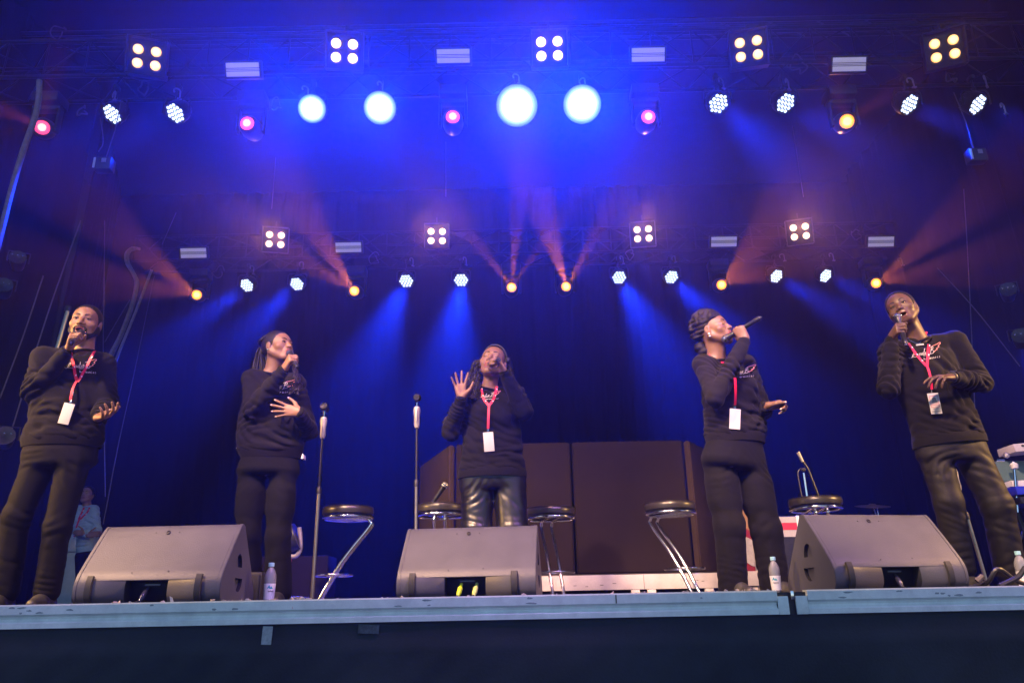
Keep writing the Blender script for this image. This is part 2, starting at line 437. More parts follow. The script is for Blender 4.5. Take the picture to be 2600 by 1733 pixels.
def yoke(w_, h_, back=0.0):
    b = MB(); b.tube([(-w_, 0, 0), (-w_, 0, h_ * 0.8), (-w_ * 0.85, 0, h_), (w_ * 0.85, 0, h_), (w_, 0, h_ * 0.8), (w_, 0, 0)], 0.010, 8)
    b.lathe([(0.028, h_), (0.028, h_ + 0.04), (0.012, h_ + 0.05), (0.012, h_ + 0.16)], 12)
    b.box((0, 0, h_ + 0.18), (0.05, 0.10, 0.06), bev=0.01)
    return b
def wash(px, py, Y, tgt, power, size, hot, label, scale=1.0, rad=0.1, spill=0):
    p = at(px, py, Y)
    r = empty('wash_light', p, 0, label, 'stage light', 'round LED wash lights')
    o = link('yoke', shared('yoke', lambda: yoke(0.165, 0.20), M['housing']), r)
    Mr = look((0, 0, 0), Vector(tgt) - p)
    h = link('housing', shared('housing', wash_housing, M['housing']), r); h.matrix_basis = Mr @ Matrix.Scale(scale, 4)
    e = link('lens_cluster', shared('lens_glare_hot' if hot else 'lens_cluster', glare_disc if hot else wash_leds, M['glare'] if hot else M['led_blue']), r)
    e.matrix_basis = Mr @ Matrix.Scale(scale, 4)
    d = (Vector(tgt) - p).normalized()
    spot('wash_beam', p + d * 0.09, Vector(tgt), power, BLUE, size, 0.9, rad, None)
    if spill: spot('wash_spill', p + d * 0.09 + Vector((0, -0.05, 0)), Vector((p.x * 0.6, 0.5, 0.5)), spill, BLUE_SPILL, 110, 1.0, 0.12)
    return r
def blinder(px, py, Y, hot, label, cell=0.1):
    p = at(px, py, Y)
    r = empty('blinder_light', p, 0, label, 'stage light', 'four-lamp blinders')
    Mr = look((0, 0, 0), Vector((p.x * 0.25, -3, 1.2)) - p)
    def hs():
        b = MB(); b.box((0, 0, 0.07), (0.42, 0.42, 0.12), bev=0.012)
        for s in (-1, 1): b.box((s * 0.222, 0, 0.03), (0.012, 0.44, 0.20))
        b.box((0, 0.222, 0.03), (0.44, 0.012, 0.20)); b.box((0, -0.222, 0.03), (0.44, 0.012, 0.20))
        return b
    h = link('housing', shared('blinder_housing', hs, M['housing']), r); h.matrix_basis = Mr
    for sx in (-1, 1):
        for sy in (-1, 1):
            k = 'lamp_hot' if hot else 'lamp'
            o = link('lamp', shared(k, lambda: MB().lathe([(0.060, 0.0), (0.058, -0.010), (0.03, -0.022), (0.0, -0.026)], 20), M['halogen_hot'] if hot else M['halogen']), r)
            o.matrix_basis = Mr @ Matrix.Translation((sx * cell, sy * cell * 0.82, 0.004))
            q = link('reflector_ring', shared('reflector_ring', lambda: MB().lathe([(0.060, 0.004), (0.084, -0.004), (0.086, 0.004)], 20), M['housing']), r)
            q.matrix_basis = o.matrix_basis
    MB().lathe([(0.012, 0.2), (0.012, 0.36)], 8).build('clamp_rod', M['housing'], r)
    dv = Mr.to_3x3() @ Vector((0, 0, -1))
    spot('blinder_glow', p + dv * 0.10, p + dv * 5, (70 if Y < 10 else 260) if hot else 20, (1.0, 0.34, 0.16) if hot else (1.0, 0.42, 0.10), 44, 1.0, 0.12)
    return r, Mr, p
def strobe(px, py, Y, w_, h_, label):
    p = at(px, py, Y)
    r = empty('strobe_panel', p, 0, label, 'stage light', 'pale strobe panels on the trusses')
    Mr = Matrix.Rotation(R_(28), 4, 'X')
    def ho(): return MB().box((0, 0.05, 0), (w_ + 0.05, 0.08, h_ + 0.05), bev=0.008)
    k = 'strobe_housing%.2f' % w_
    h = link('housing', shared(k, ho, M['housing']), r); h.matrix_basis = Mr
    for s in (-1, 1):
        o = link('diffuser', shared('diffuser%.2f' % w_, lambda: MB().box((0, 0, 0), (w_, 0.012, h_ * 0.36), bev=0.003), M['panel']), r)
        o.matrix_basis = Mr @ Matrix.Translation((0, 0.004, s * h_ * 0.31))
    for s in (-0.05, 0.05):
        o = link('flash_tube', shared('flash_tube%.2f' % w_, lambda: MB().box((0, 0, 0), (w_, 0.01, h_ * 0.05)), M['panel']), r)
        o.matrix_basis = Mr @ Matrix.Translation((0, 0.006, s * h_))
    return r
S = 2600 / 2352.0
FY, RY = 7.95, 12.5
# upper row of washes: px, py, target, power, cone, hot, where
def fan(px, py, Y, kx, ty, tz, jig=0):
    p = at(px, py, Y); return Vector((p.x * kx + jig, ty, tz))
W1 = [(258, 262, 1.45, 4.6, 0.4, 0, 'first from the left in the upper row, nearly edge-on'),
      (403, 260, 1.5, 4.4, 0.4, 0, 'second from the left in the upper row'),
      (717, 250, 0.7, 0.0, 0.2, 1, 'third in the upper row, left one of the first glaring pair'),
      (873, 248, 0.5, 0.0, 0.2, 1, 'fourth in the upper row, right one of the first glaring pair'),
      (1187, 243, 0.2, 0.0, 0.2, 2, 'the largest glare at the middle of the upper row'),
      (1337, 240, 0.3, 0.0, 0.2, 2, 'glaring just right of the middle in the upper row'),
      (1650, 238, 1.4, 4.2, 0.3, 0, 'seventh in the upper row, left of the pink beam light'),
      (1804, 237, 1.5, 4.2, 0.3, 0, 'eighth in the upper row, below the coiled cable'),
      (2088, 240, 1.45, 4.4, 0.4, 0, 'last but one on the right of the upper row'),
      (2245, 240, 1.45, 4.6, 0.4, 0, 'last on the right of the upper row, nearly edge-on')]
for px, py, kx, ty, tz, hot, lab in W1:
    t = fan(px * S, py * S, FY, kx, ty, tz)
    wash(px * S, py * S, FY, t, WASH_P[hot], 24 if hot == 0 else 27, hot > 0, 'blue wash light, ' + lab, {717: 1.25, 873: 1.45, 1187: 1.85, 1337: 1.7}.get(px, 1.0), 0.11 if hot == 0 else 0.13, SPILL_P[hot])  # glaring heads enlarged to the size of their bloom
W2 = [(567, 655, 1.35, 'far left of the lower row'), (682, 652, 1.3, 'second in the lower row, right of the first blinder'),
      (933, 645, 1.2, 'third in the lower row'), (1059, 643, 1.0, 'fourth in the lower row, straight above the middle singer'),
      (1422, 637, 1.3, 'fifth in the lower row, right of an orange beam light'), (1542, 636, 1.45, 'sixth in the lower row'),
      (1783, 634, 1.5, 'last but one on the right of the lower row'), (1896, 633, 1.5, 'last on the right of the lower row')]
for px, py, kx, lab in W2:
    t = fan(px * S, py * S, RY, kx, 7.2, 0.0)
    wash(px * S, py * S, RY, t, WASH_P[3], 22, False, 'blue wash light, ' + lab, 1.0, 0.1)
for px, py, hot, lab in ((337, 132, 0, 'first in the upper row, amber'), (791, 117, 1, 'second in the upper row, pinkish'), (1262, 112, 1, 'third in the upper row, above the big glare'),
                    (1720, 112, 0, 'fourth in the upper row'), (2170, 112, 0, 'last on the right of the upper row, one lamp dimmer')):
    blinder(px * S, py * S, 7.62, hot, 'four-lamp blinder, ' + lab)
for px, py, lab in ((632, 550, 'first in the lower row'), (1003, 542, 'second in the lower row'), (1477, 537, 'third in the lower row'), (1837, 532, 'last in the lower row')):
    r, Mr, p = blinder(px * S, py * S, 12.2, 1, 'four-lamp blinder, ' + lab, 0.1)
for px, py, lab in ((557, 160, 'first in the upper row'), (1041, 129, 'second in the upper row'), (1489, 126, 'third in the upper row'), (1951, 148, 'last in the upper row')):
    strobe(px * S, py * S, 7.7, 0.40, 0.165, 'pale rectangular strobe panel, ' + lab)
for px, py, lab in ((444, 581, 'first in the lower row'), (800, 568, 'second in the lower row'), (1663, 555, 'third in the lower row'), (2024, 555, 'last in the lower row')):
    strobe(px * S, py * S, 12.25, 0.45, 0.175, 'pale rectangular strobe panel, ' + lab)

def beam(px, py, Y, ex, ey, eY, power, label, subs=(-16, -2.0, 14), sub_w=5.5, up=0, body=True, col=(1.0, 0.20, 0.015), lens='amber'):
    p = at(px * S, py * S, Y); q = at(ex * S, ey * S, eY)
    d = (q - p).normalized()
    r = empty('beam_light', p, 0, label, 'moving light', 'amber moving beam lights')
    Mr = look((0, 0, 0), d)
    def head():
        return MB().lathe([(0.06, 0.34), (0.11, 0.31), (0.13, 0.2), (0.125, 0.06), (0.105, 0.0), (0.095, -0.02), (0.088, -0.02), (0.085, 0.0), (0.0, 0.0)], 24)
    h = link('head', shared('beam_head', head, M['head_shell']), r); h.matrix_basis = Mr
    o = link('lens', shared('beam_lens', lambda: MB().lathe([(0.084, -0.003), (0.07, -0.014), (0.0, -0.024)], 20), M['amber']) if lens == 'amber' else shared('beam_lens_pink', lambda: MB().lathe([(0.084, -0.003), (0.07, -0.014), (0.0, -0.024)], 20), M['pink_lens']), r); o.matrix_basis = Mr
    o = link('lamp_core', shared('beam_core', lambda: MB().lathe([(0.05, -0.022), (0.03, -0.032), (0.0, -0.036)], 16), M['amber_core']) if lens == 'amber' else shared('beam_core_pink', lambda: MB().lathe([(0.045, -0.022), (0.03, -0.032), (0.0, -0.036)], 16), M['pink_core']), r); o.matrix_basis = Mr
    def yk():
        b = MB()
        for s in (-1, 1): b.box((s * 0.16, 0, 0.10), (0.035, 0.09, 0.34), bev=0.012)
        b.box((0, 0, 0.28), (0.35, 0.11, 0.06), bev=0.015)
        return b
    o = link('yoke', shared('beam_yoke', yk, M['housing']), r); o.matrix_basis = Matrix.Translation(-d * 0.14)
    o = link('base', shared('beam_base', lambda: MB().box((0, 0, 0.40), (0.34, 0.26, 0.14), bev=0.02), M['housing']), r); o.matrix_basis = Matrix.Translation(-d * 0.14)
    side = d.cross(Vector((0, 1, 0))).normalized()
    for a in subs:
        dd = (Matrix.Rotation(R_(a), 3, d.cross(side)) @ d)
        spot('amber_beam', p + d * 0.05, p + dd * 4, power, col, sub_w, 0.4, 0.02)
    return r
PK = (1.0, 0.14, 0.10)
beam(97, 293, FY, -60, 190, 5.2, BEAM_P[0], 'reddish beam light at the far left of the upper row', col=PK, lens='pink')
beam(568, 284, FY, 330, -10, 5.2, BEAM_P[0], 'reddish beam light below the first strobe, aimed up to the left', (-9, 0, 8), 3.5, col=PK, lens='pink')
beam(1040, 269, FY, 1022, -60, 5.2, BEAM_P[0], 'pink beam light left of the big glare, aimed straight up', (-9, 0, 9), 3.5, col=PK, lens='pink')
beam(1489, 269, FY, 1620, -10, 5.2, BEAM_P[0] * 1.6, 'magenta glowing beam light right of the big glare', (-10, 0, 10), 4, col=(1, 0.08, 0.18), lens='pink')
beam(1945, 279, FY, 2120, 190, 5.4, BEAM_P[0] * 0.6, 'orange beam light right of centre in the upper row', col=PK)
beam(452, 677, RY, 290, 640, 8.8, BEAM_P[1], 'orange beam light first in the lower row, aimed left', (-6, 0, 6), 4.5)
beam(814, 668, RY, 690, 580, 9.3, BEAM_P[1] * 2.2, 'orange beam light second in the lower row, aimed up to the left', (-9, -1, 7), 4.5)
beam(1175, 660, RY, 1182, 520, 9.5, BEAM_P[1] * 2.2, 'orange beam light straight above the middle singer', (-12, 0.5, 12), 4.5)
beam(1300, 658, RY, 1370, 530, 9.5, BEAM_P[1] * 2.2, 'orange beam light right of the middle singer, aimed up to the right', (-12, 0.5, 12), 4.5)
beam(1657, 654, RY, 1790, 605, 8.8, BEAM_P[1], 'orange beam light in the lower row right of centre, aimed right', (-6, 0, 6), 4.5)
beam(2012, 650, RY, 2190, 600, 8.8, BEAM_P[1], 'orange beam light last on the right of the lower row', (-6, 0, 6), 4.5)

# front-of-house spots: on the roof's front edge, behind and above the camera
for x, y, z, tx, ty, tz, pw, col, sz, rad in FRONT:
    spot('front_spot', Vector((x, y, z)), Vector((tx, ty, tz)), pw, col, sz, 0.5, rad)
# ------------------------------------------------------------------ implicit-surface modeller (bodies, hair, cloth)
class Field:
    def __init__(s, lo, hi, h):
        s.h = h; s.lo = np.array(lo, float); n = np.ceil((np.array(hi) - s.lo) / h).astype(int) + 1
        s.ax = [s.lo[i] + h * np.arange(n[i]) for i in range(3)]
        s.d = np.full(tuple(n), 1.0, np.float32)
    def win(s, lo, hi):
        sl = []
        for i in range(3):
            a = int(max(0, math.floor((lo[i] - s.lo[i]) / s.h))); b = int(min(len(s.ax[i]), math.ceil((hi[i] - s.lo[i]) / s.h) + 1))
            if b <= a: return None
            sl.append(slice(a, b))
        X = s.ax[0][sl[0]].astype(np.float32)[:, None, None]; Y = s.ax[1][sl[1]].astype(np.float32)[None, :, None]; Z = s.ax[2][sl[2]].astype(np.float32)[None, None, :]
        return tuple(sl), X, Y, Z
    def comb(s, sl, n, k, op):
        d = s.d[sl]
        if op == 'add':
            if k > 0:
                h = np.maximum(k - np.abs(d - n), 0) / k; s.d[sl] = np.minimum(d, n) - h * h * k * 0.25
            else: s.d[sl] = np.minimum(d, n)
        else:
            n = -n
            if k > 0:
                h = np.maximum(k - np.abs(d - n), 0) / k; s.d[sl] = np.maximum(d, n) + h * h * k * 0.25
            else: s.d[sl] = np.maximum(d, n)
    def cap(s, a, b, ra, rb, k=0.02, op='add', flat=None, fs=1.0):
        """tapered capsule; flat = axis along which it is thinned by fs"""
        a = np.array(a, float); b = np.array(b, float); m = max(ra, rb) * max(1.0, fs) + k + 3 * s.h
        w = s.win(np.minimum(a, b) - m, np.maximum(a, b) + m)
        if w is None: return
        sl, X, Y, Z = w; ab = b - a; L2 = float(ab @ ab) + 1e-12
        px, py, pz = X - a[0], Y - a[1], Z - a[2]
        t = np.clip((px * ab[0] + py * ab[1] + pz * ab[2]) / L2, 0, 1)
        qx, qy, qz = px - t * ab[0], py - t * ab[1], pz - t * ab[2]
        q2 = qx * qx + qy * qy + qz * qz
        if flat is not None:
            f = np.array(flat, float); f /= np.linalg.norm(f)
            c = qx * f[0] + qy * f[1] + qz * f[2]
            q2 = q2 + c * c * (1.0 / (fs * fs) - 1.0)
        s.comb(sl, np.sqrt(np.maximum(q2, 0)) - (ra + (rb - ra) * t), k, op)
    def ell(s, c, r, R=None, k=0.02, op='add'):
        c = np.array(c, float); r = np.array(r, float); m = float(r.max()) + k + 3 * s.h
        w = s.win(c - m, c + m)
        if w is None: return
        sl, X, Y, Z = w; px, py, pz = X - c[0], Y - c[1], Z - c[2]
        if R is None: R = np.eye(3)
        l = [px * R[0][i] + py * R[1][i] + pz * R[2][i] for i in range(3)]      # columns of R are the local axes
        k0 = np.sqrt((l[0] / r[0]) ** 2 + (l[1] / r[1]) ** 2 + (l[2] / r[2]) ** 2)
        k1 = np.sqrt((l[0] / r[0] ** 2) ** 2 + (l[1] / r[1] ** 2) ** 2 + (l[2] / r[2] ** 2) ** 2) + 1e-6
        s.comb(sl, k0 * (k0 - 1.0) / k1, k, op)
    def loft(s, st, across, k=0.03, pw=2.0, round_=0.03):
        """stations (centre, half width, half depth); elliptical sections along the axis first -> last"""
        c0 = np.array(st[0][0]); c1 = np.array(st[-1][0]); ax = (c1 - c0); L = np.linalg.norm(ax); ax /= L
        cs = np.array([q[0] for q in st]); ts = (cs - c0) @ ax; wd = [q[1] for q in st]; dp = [q[2] for q in st]
        m = max(wd) + k + 0.03
        w = s.win(np.minimum(cs.min(0), cs.min(0)) - m, cs.max(0) + m)
        sl, X, Y, Z = w
        t = (X - c0[0]) * ax[0] + (Y - c0[1]) * ax[1] + (Z - c0[2]) * ax[2]
        def I(v): return np.interp(t, ts, v).astype(np.float32)
        cx, cy, cz = I(cs[:, 0]), I(cs[:, 1]), I(cs[:, 2]); a = I(wd); b = I(dp)
        u = np.array(across, float); u -= ax * (u @ ax); u /= np.linalg.norm(u); v = np.cross(ax, u)
        qx, qy, qz = X - cx, Y - cy, Z - cz
        du = qx * u[0] + qy * u[1] + qz * u[2]; dv = qx * v[0] + qy * v[1] + qz * v[2]
        r = (np.abs(du) ** pw + np.abs(dv) ** pw) ** (1 / pw) + 1e-6
        rr = a * b / ((np.abs(b * du / r)) ** pw + (np.abs(a * dv / r)) ** pw) ** (1 / pw)
        d = r - rr
        e = np.maximum(-t, t - L)
        hh = np.maximum(round_ - np.abs(d - e), 0) / round_
        d = np.maximum(d, e) + hh * hh * round_ * 0.25
        s.comb(sl, d.astype(np.float32), k, 'add')
    def plane(s, p, n, k=0.0):
        """keep what lies behind the plane (on the side opposite to n)"""
        p = np.array(p); n = np.array(n, float); n /= np.linalg.norm(n)
        X, Y, Z = s.ax[0][:, None, None], s.ax[1][None, :, None], s.ax[2][None, None, :]
        d = (X - p[0]) * n[0] + (Y - p[1]) * n[1] + (Z - p[2]) * n[2]
        s.d = np.maximum(s.d, d.astype(np.float32))
    def wrinkle(s, c, axis, sig, amp, wl, seed=0, stretch=1.0):
        c = np.array(c, float); m = sig * 2.6
        w = s.win(c - m, c + m)
        if w is None: return
        sl, X, Y, Z = w; x, y, z = X - c[0], Y - c[1], Z - c[2]
        a = np.array(axis, float); a /= np.linalg.norm(a); rnd = np.random.RandomState(seed); ph = rnd.uniform(0, 6.28, 6)
        l = x * a[0] + y * a[1] + z * a[2]; g = np.exp(-(x * x + y * y + z * z) / (2 * sig * sig))
        warp = 0.6 * wl * (np.sin(x * 11 + ph[0] + z * 7) + np.sin(y * 13 + ph[1] - z * 9) + 0.6 * np.sin(z * 15 + ph[2] + x * 8))
        q = 0.62 * np.cos((l + warp) * 6.283 / wl + ph[3]) + 0.38 * np.cos((l * 0.57 - warp * 0.8) * 6.283 / wl + ph[5])
        q = 1.15 * (0.5 + 0.5 * q) ** 2 * 2.0 - 0.85               # rounded ridges, broad valleys
        m2 = np.clip(0.5 + 0.7 * np.sin(x * 13 + y * 11 + ph[4]) * np.sin(z * 12 - x * 5 + ph[0]), 0, 1.2)
        s.d[sl] += (1.7 * amp * g * q * m2).astype(np.float32)
    def noise(s, amp, fr, seed=0):
        rnd = np.random.RandomState(seed); X, Y, Z = s.ax[0][:, None, None], s.ax[1][None, :, None], s.ax[2][None, None, :]
        t = 0
        for i in range(3):
            v = rnd.normal(size=3) * fr * (1 + i * 0.8); ph = rnd.uniform(0, 6.28, 3)
            t = t + np.sin(X * v[0] + ph[0] + 2 * np.sin(Y * v[1] * 0.7)) * np.sin(Y * v[1] + ph[1]) * np.sin(Z * v[2] + ph[2]) / (1 + i * 0.6)
        s.d += (amp * t).astype(np.float32)
    def mesh(s, name, m, parent=None, relax=1):
        """surface nets"""
        d = s.d; inside = d < 0; nx, ny, nz = d.shape
        # cells with mixed corners
        cnt = np.zeros((nx - 1, ny - 1, nz - 1), np.uint8)
        for i in (0, 1):
            for j in (0, 1):
                for k in (0, 1):
                    cnt += inside[i:nx - 1 + i, j:ny - 1 + j, k:nz - 1 + k]
        act = np.argwhere((cnt > 0) & (cnt < 8)); idx = np.full(cnt.shape, -1, np.int32)
        idx[act[:, 0], act[:, 1], act[:, 2]] = np.arange(len(act))
        acc = np.zeros((len(act), 3)); num = np.zeros(len(act))
        crn = [(i, j, k) for i in (0, 1) for j in (0, 1) for k in (0, 1)]
        val = {c: d[act[:, 0] + c[0], act[:, 1] + c[1], act[:, 2] + c[2]] for c in crn}
        for c in crn:
            for ax in range(3):
                if c[ax]: continue
                e = list(c); e[ax] = 1; e = tuple(e)
                a, b = val[c], val[e]; x = (a < 0) != (b < 0)
                t = np.where(x, a / np.where(a == b, 1, a - b), 0)
                for q in range(3):
                    acc[:, q] += np.where(x, c[q] + (t if q == ax else 0), 0)
                num += x
        v = (act + acc / num[:, None]) * s.h + s.lo
        fs = []
        for ax in range(3):
            o = [q for q in range(3) if q != ax]
            sa = [slice(None)] * 3; sb = [slice(None)] * 3
            sa[ax] = slice(0, -1); sb[ax] = slice(1, None)
            A = inside[tuple(sa)]; B = inside[tuple(sb)]
            for flip, cond in ((False, A & ~B), (True, ~A & B)):
                g = np.argwhere(cond); g = g[(g[:, o[0]] > 0) & (g[:, o[1]] > 0) & (g[:, o[0]] < d.shape[o[0]] - 1) & (g[:, o[1]] < d.shape[o[1]] - 1)]
                if not len(g): continue
                qs = []
                for (u, w_) in ((1, 1), (0, 1), (0, 0), (1, 0)):
                    h = g.copy(); h[:, o[0]] -= u; h[:, o[1]] -= w_
                    qs.append(idx[h[:, 0], h[:, 1], h[:, 2]])
                qs = np.stack(qs, 1)
                if flip != (ax == 1): qs = qs[:, ::-1]
                fs.append(qs)
        f = np.concatenate(fs); f = f[(f >= 0).all(1)]
        for _ in range(relax):                      # one light relaxation takes the stair-steps out
            sm = np.zeros_like(v); n = np.zeros(len(v))
            for i in range(4):
                np.add.at(sm, f[:, i], v[f[:, (i + 1) % 4]]); np.add.at(n, f[:, i], 1)
            ok = n > 0; v[ok] = 0.5 * v[ok] + 0.5 * sm[ok] / n[ok, None]
        me = bpy.data.meshes.new(name)
        me.vertices.add(len(v)); me.vertices.foreach_set('co', v.astype(np.float32).ravel())
        me.loops.add(len(f) * 4); me.loops.foreach_set('vertex_index', f.astype(np.int32).ravel())
        me.polygons.add(len(f)); me.polygons.foreach_set('loop_start', np.arange(0, len(f) * 4, 4, dtype=np.int32))
        me.polygons.foreach_set('use_smooth', np.ones(len(f), bool))
        me.update(calc_edges=True); me.validate()
        o = link(name, me, parent, m)
        if parent is not None: o.matrix_parent_inverse = parent.matrix_world.inverted()
        return o, v, f

def V(p): return np.array(p, float)
def unit(v): v = V(v); return v / np.linalg.norm(v)

def cloth_mat(name, col, rough=0.9, sheen=0.35, scale=260, spec=0.14, bd=0.0015):
    """knitted or woven cloth: fine weave relief plus slow unevenness"""
    m = mat(name, col, rough, var=0.22, vscale=4, sheen=sheen, spec=spec)
    n = m.node_tree.nodes; l = m.node_tree.links; b = n['Principled BSDF']
    tc = n.new('ShaderNodeTexCoord'); t = n.new('ShaderNodeTexNoise'); t.inputs['Scale'].default_value = scale
    t2 = n.new('ShaderNodeTexNoise'); t2.inputs['Scale'].default_value = 14; t2.inputs['Detail'].default_value = 3
    a = n.new('ShaderNodeMath'); a.operation = 'MULTIPLY_ADD'; a.inputs[1].default_value = 6.0
    l.new(tc.outputs['Object'], t.inputs['Vector']); l.new(tc.outputs['Object'], t2.inputs['Vector'])
    l.new(t2.outputs['Fac'], a.inputs[0]); l.new(t.outputs['Fac'], a.inputs[2])
    bp = n.new('ShaderNodeBump'); bp.inputs['Strength'].default_value = 0.5; bp.inputs['Distance'].default_value = bd
    l.new(a.outputs[0], bp.inputs['Height']); l.new(bp.outputs['Normal'], b.inputs['Normal'])
    return m
M['sweat'] = cloth_mat('sweatshirt_black_fleece', (0.0050, 0.0045, 0.0048), sheen=0.03)
M['sweat2'] = cloth_mat('sweatshirt_washed_black', (0.0070, 0.0060, 0.0062), sheen=0.03)
M['trouser'] = cloth_mat('trouser_black', (0.0042, 0.0038, 0.0038), 0.8, 0.02)
M['jersey'] = cloth_mat('jersey_trouser', (0.0045, 0.0042, 0.0046), 0.85, 0.02)
M['leather'] = mat('black_leather', (0.008, 0.0075, 0.007), 0.34, var=0.2, vscale=5, bump=0.12, bscale=130, spec=0.6, coat=0.12, bdist=0.002)
M['leather2'] = mat('matt_black_leather', (0.008, 0.0072, 0.0075), 0.62, var=0.3, vscale=6, bump=0.2, bscale=70, spec=0.26, bdist=0.003)
M['hair'] = mat('hair_black', (0.007, 0.005, 0.005), 0.55, var=0.3, vscale=30, bump=0.8, bscale=220, bdist=0.004, spec=0.22)
M['curl'] = mat('hair_curls', (0.009, 0.0062, 0.007), 0.45, var=0.3, vscale=30, spec=0.28)
M['lips'] = mat('lips', (0.22, 0.065, 0.055), 0.35, sss=0.1)
M['mouth'] = mat('mouth_inside', (0.03, 0.006, 0.006), 0.6)
M['eye_white'] = mat('eye_white', (0.62, 0.58, 0.55), 0.2)
M['iris'] = mat('iris_dark', (0.012, 0.006, 0.004), 0.1)
M['nail'] = mat('nail_pale', (0.62, 0.45, 0.44), 0.25)
M['shoe'] = mat('shoe_black', (0.02, 0.02, 0.02), 0.5, var=0.2)
M['lanyard'] = mat('lanyard_red', (0.62, 0.012, 0.06), 0.5)
M['lan_white'] = mat('lanyard_print_white', (0.8, 0.76, 0.78), 0.5)
M['badge'] = mat('badge_white', (0.55, 0.54, 0.56), 0.3, coat=0.4)
M['print'] = mat('print_white', (0.55, 0.52, 0.52), 0.6)
M['print_pink'] = mat('print_pink', (0.75, 0.30, 0.28), 0.6)
def skin(name, c):
    c = tuple(q * {'dark_brown': 0.72, 'deep_brown': 0.74, 'light_brown': 0.74, 'tan_brown': 0.74}.get(name, 0.95) for q in c)
    return mat('skin_' + name, c, 0.50, var=0.14, vscale=26, bump=0.22, bscale=300, sss=0.04, spec=0.5, bdist=0.002)

SEG = {'index': (0.030, 0.088, (0.043, 0.026, 0.021), 0.0094), 'middle': (0.010, 0.091, (0.048, 0.030, 0.022), 0.0096),
       'ring': (-0.010, 0.086, (0.044, 0.028, 0.021), 0.0092), 'pinky': (-0.029, 0.079, (0.034, 0.021, 0.019), 0.0084)}
def hand(F, wrist, d, n, right, curl=None, spread=0.0, thumb='open', sc=1.0, forearm=None):
    """wrist point, d along the palm, n out of the palm; returns the finger-tip points"""
    d = unit(d); n = V(n); n -= d * (n @ d); n = unit(n); s = np.cross(d, n) if right else np.cross(n, d)
    W = V(wrist); out = {}
    curl = curl or {}
    fa = unit(forearm) if forearm is not None else d
    F.cap(W - fa * 0.03, W + d * 0.012, 0.0235 * sc, 0.024 * sc, 0.012, flat=n, fs=0.85)
    for i, (nm, (off, ml, segs, r)) in enumerate(SEG.items()):
        c = curl.get(nm, curl.get('all', (12, 15, 10)))
        kn = W + (d * ml + s * off + n * (-0.002 if abs(off) < 0.02 else 0.002)) * sc
        F.cap(W + (d * 0.012 + s * off * 0.55) * sc, kn, 0.0165 * sc, 0.0118 * sc, 0.014, flat=n, fs=0.9)
        p = kn; ang = 0; sp = spread * (off / 0.03)
        dd = unit(d + s * sp)
        for j, L in enumerate(segs):
            ang += c[j]; q = p + (dd * math.cos(R_(ang)) + n * math.sin(R_(ang))) * L * sc
            F.cap(p, q, (r - 0.0006 * j) * sc, (r - 0.0006 * (j + 1)) * sc, 0.004); p0, p = p, q
        out[nm] = (p0, p)
    # thumb
    b = W + (d * 0.022 + s * 0.022 + n * 0.010) * sc
    if thumb == 'open': dirs = [d * 0.55 + s * 0.8 + n * 0.15, d * 0.75 + s * 0.55 + n * 0.1, d * 0.85 + s * 0.4 + n * 0.1]
    elif thumb == 'grip': dirs = [s * 0.55 + d * 0.45 + n * 0.75, d * 0.6 + n * 0.65 + s * 0.2, d * 0.95 + n * 0.05 - s * 0.05]
    elif thumb == 'along': dirs = [s * 0.6 + d * 0.4 + n * 0.5, s * 0.75 + d * 0.45 + n * 0.35, s * 0.8 + d * 0.5 + n * 0.1]
    else: dirs = [d * 0.8 + s * 0.5 + n * 0.3, d * 0.9 + s * 0.25 + n * 0.2, d * 0.95 + s * 0.1 + n * 0.2]
    F.cap(W + d * 0.008, b, 0.017 * sc, 0.0165 * sc, 0.014)
    p = b
    for L, dr, r in zip((0.043, 0.033, 0.027), dirs, (0.0155, 0.0112, 0.0100)):
        q = p + unit(dr) * L * sc; F.cap(p, q, r * sc, (r - 0.0018) * sc, 0.010 if r > 0.015 else 0.004); p0, p = p, q
    out['thumb'] = (p0, p)
    F.cap(W + (d * 0.03 + n * 0.006 - s * 0.016) * sc, W + (d * 0.06 + n * 0.004 - s * 0.02) * sc, 0.013 * sc, 0.012 * sc, 0.012)
    return out
GRIP = {'all': (72, 76, 70)}

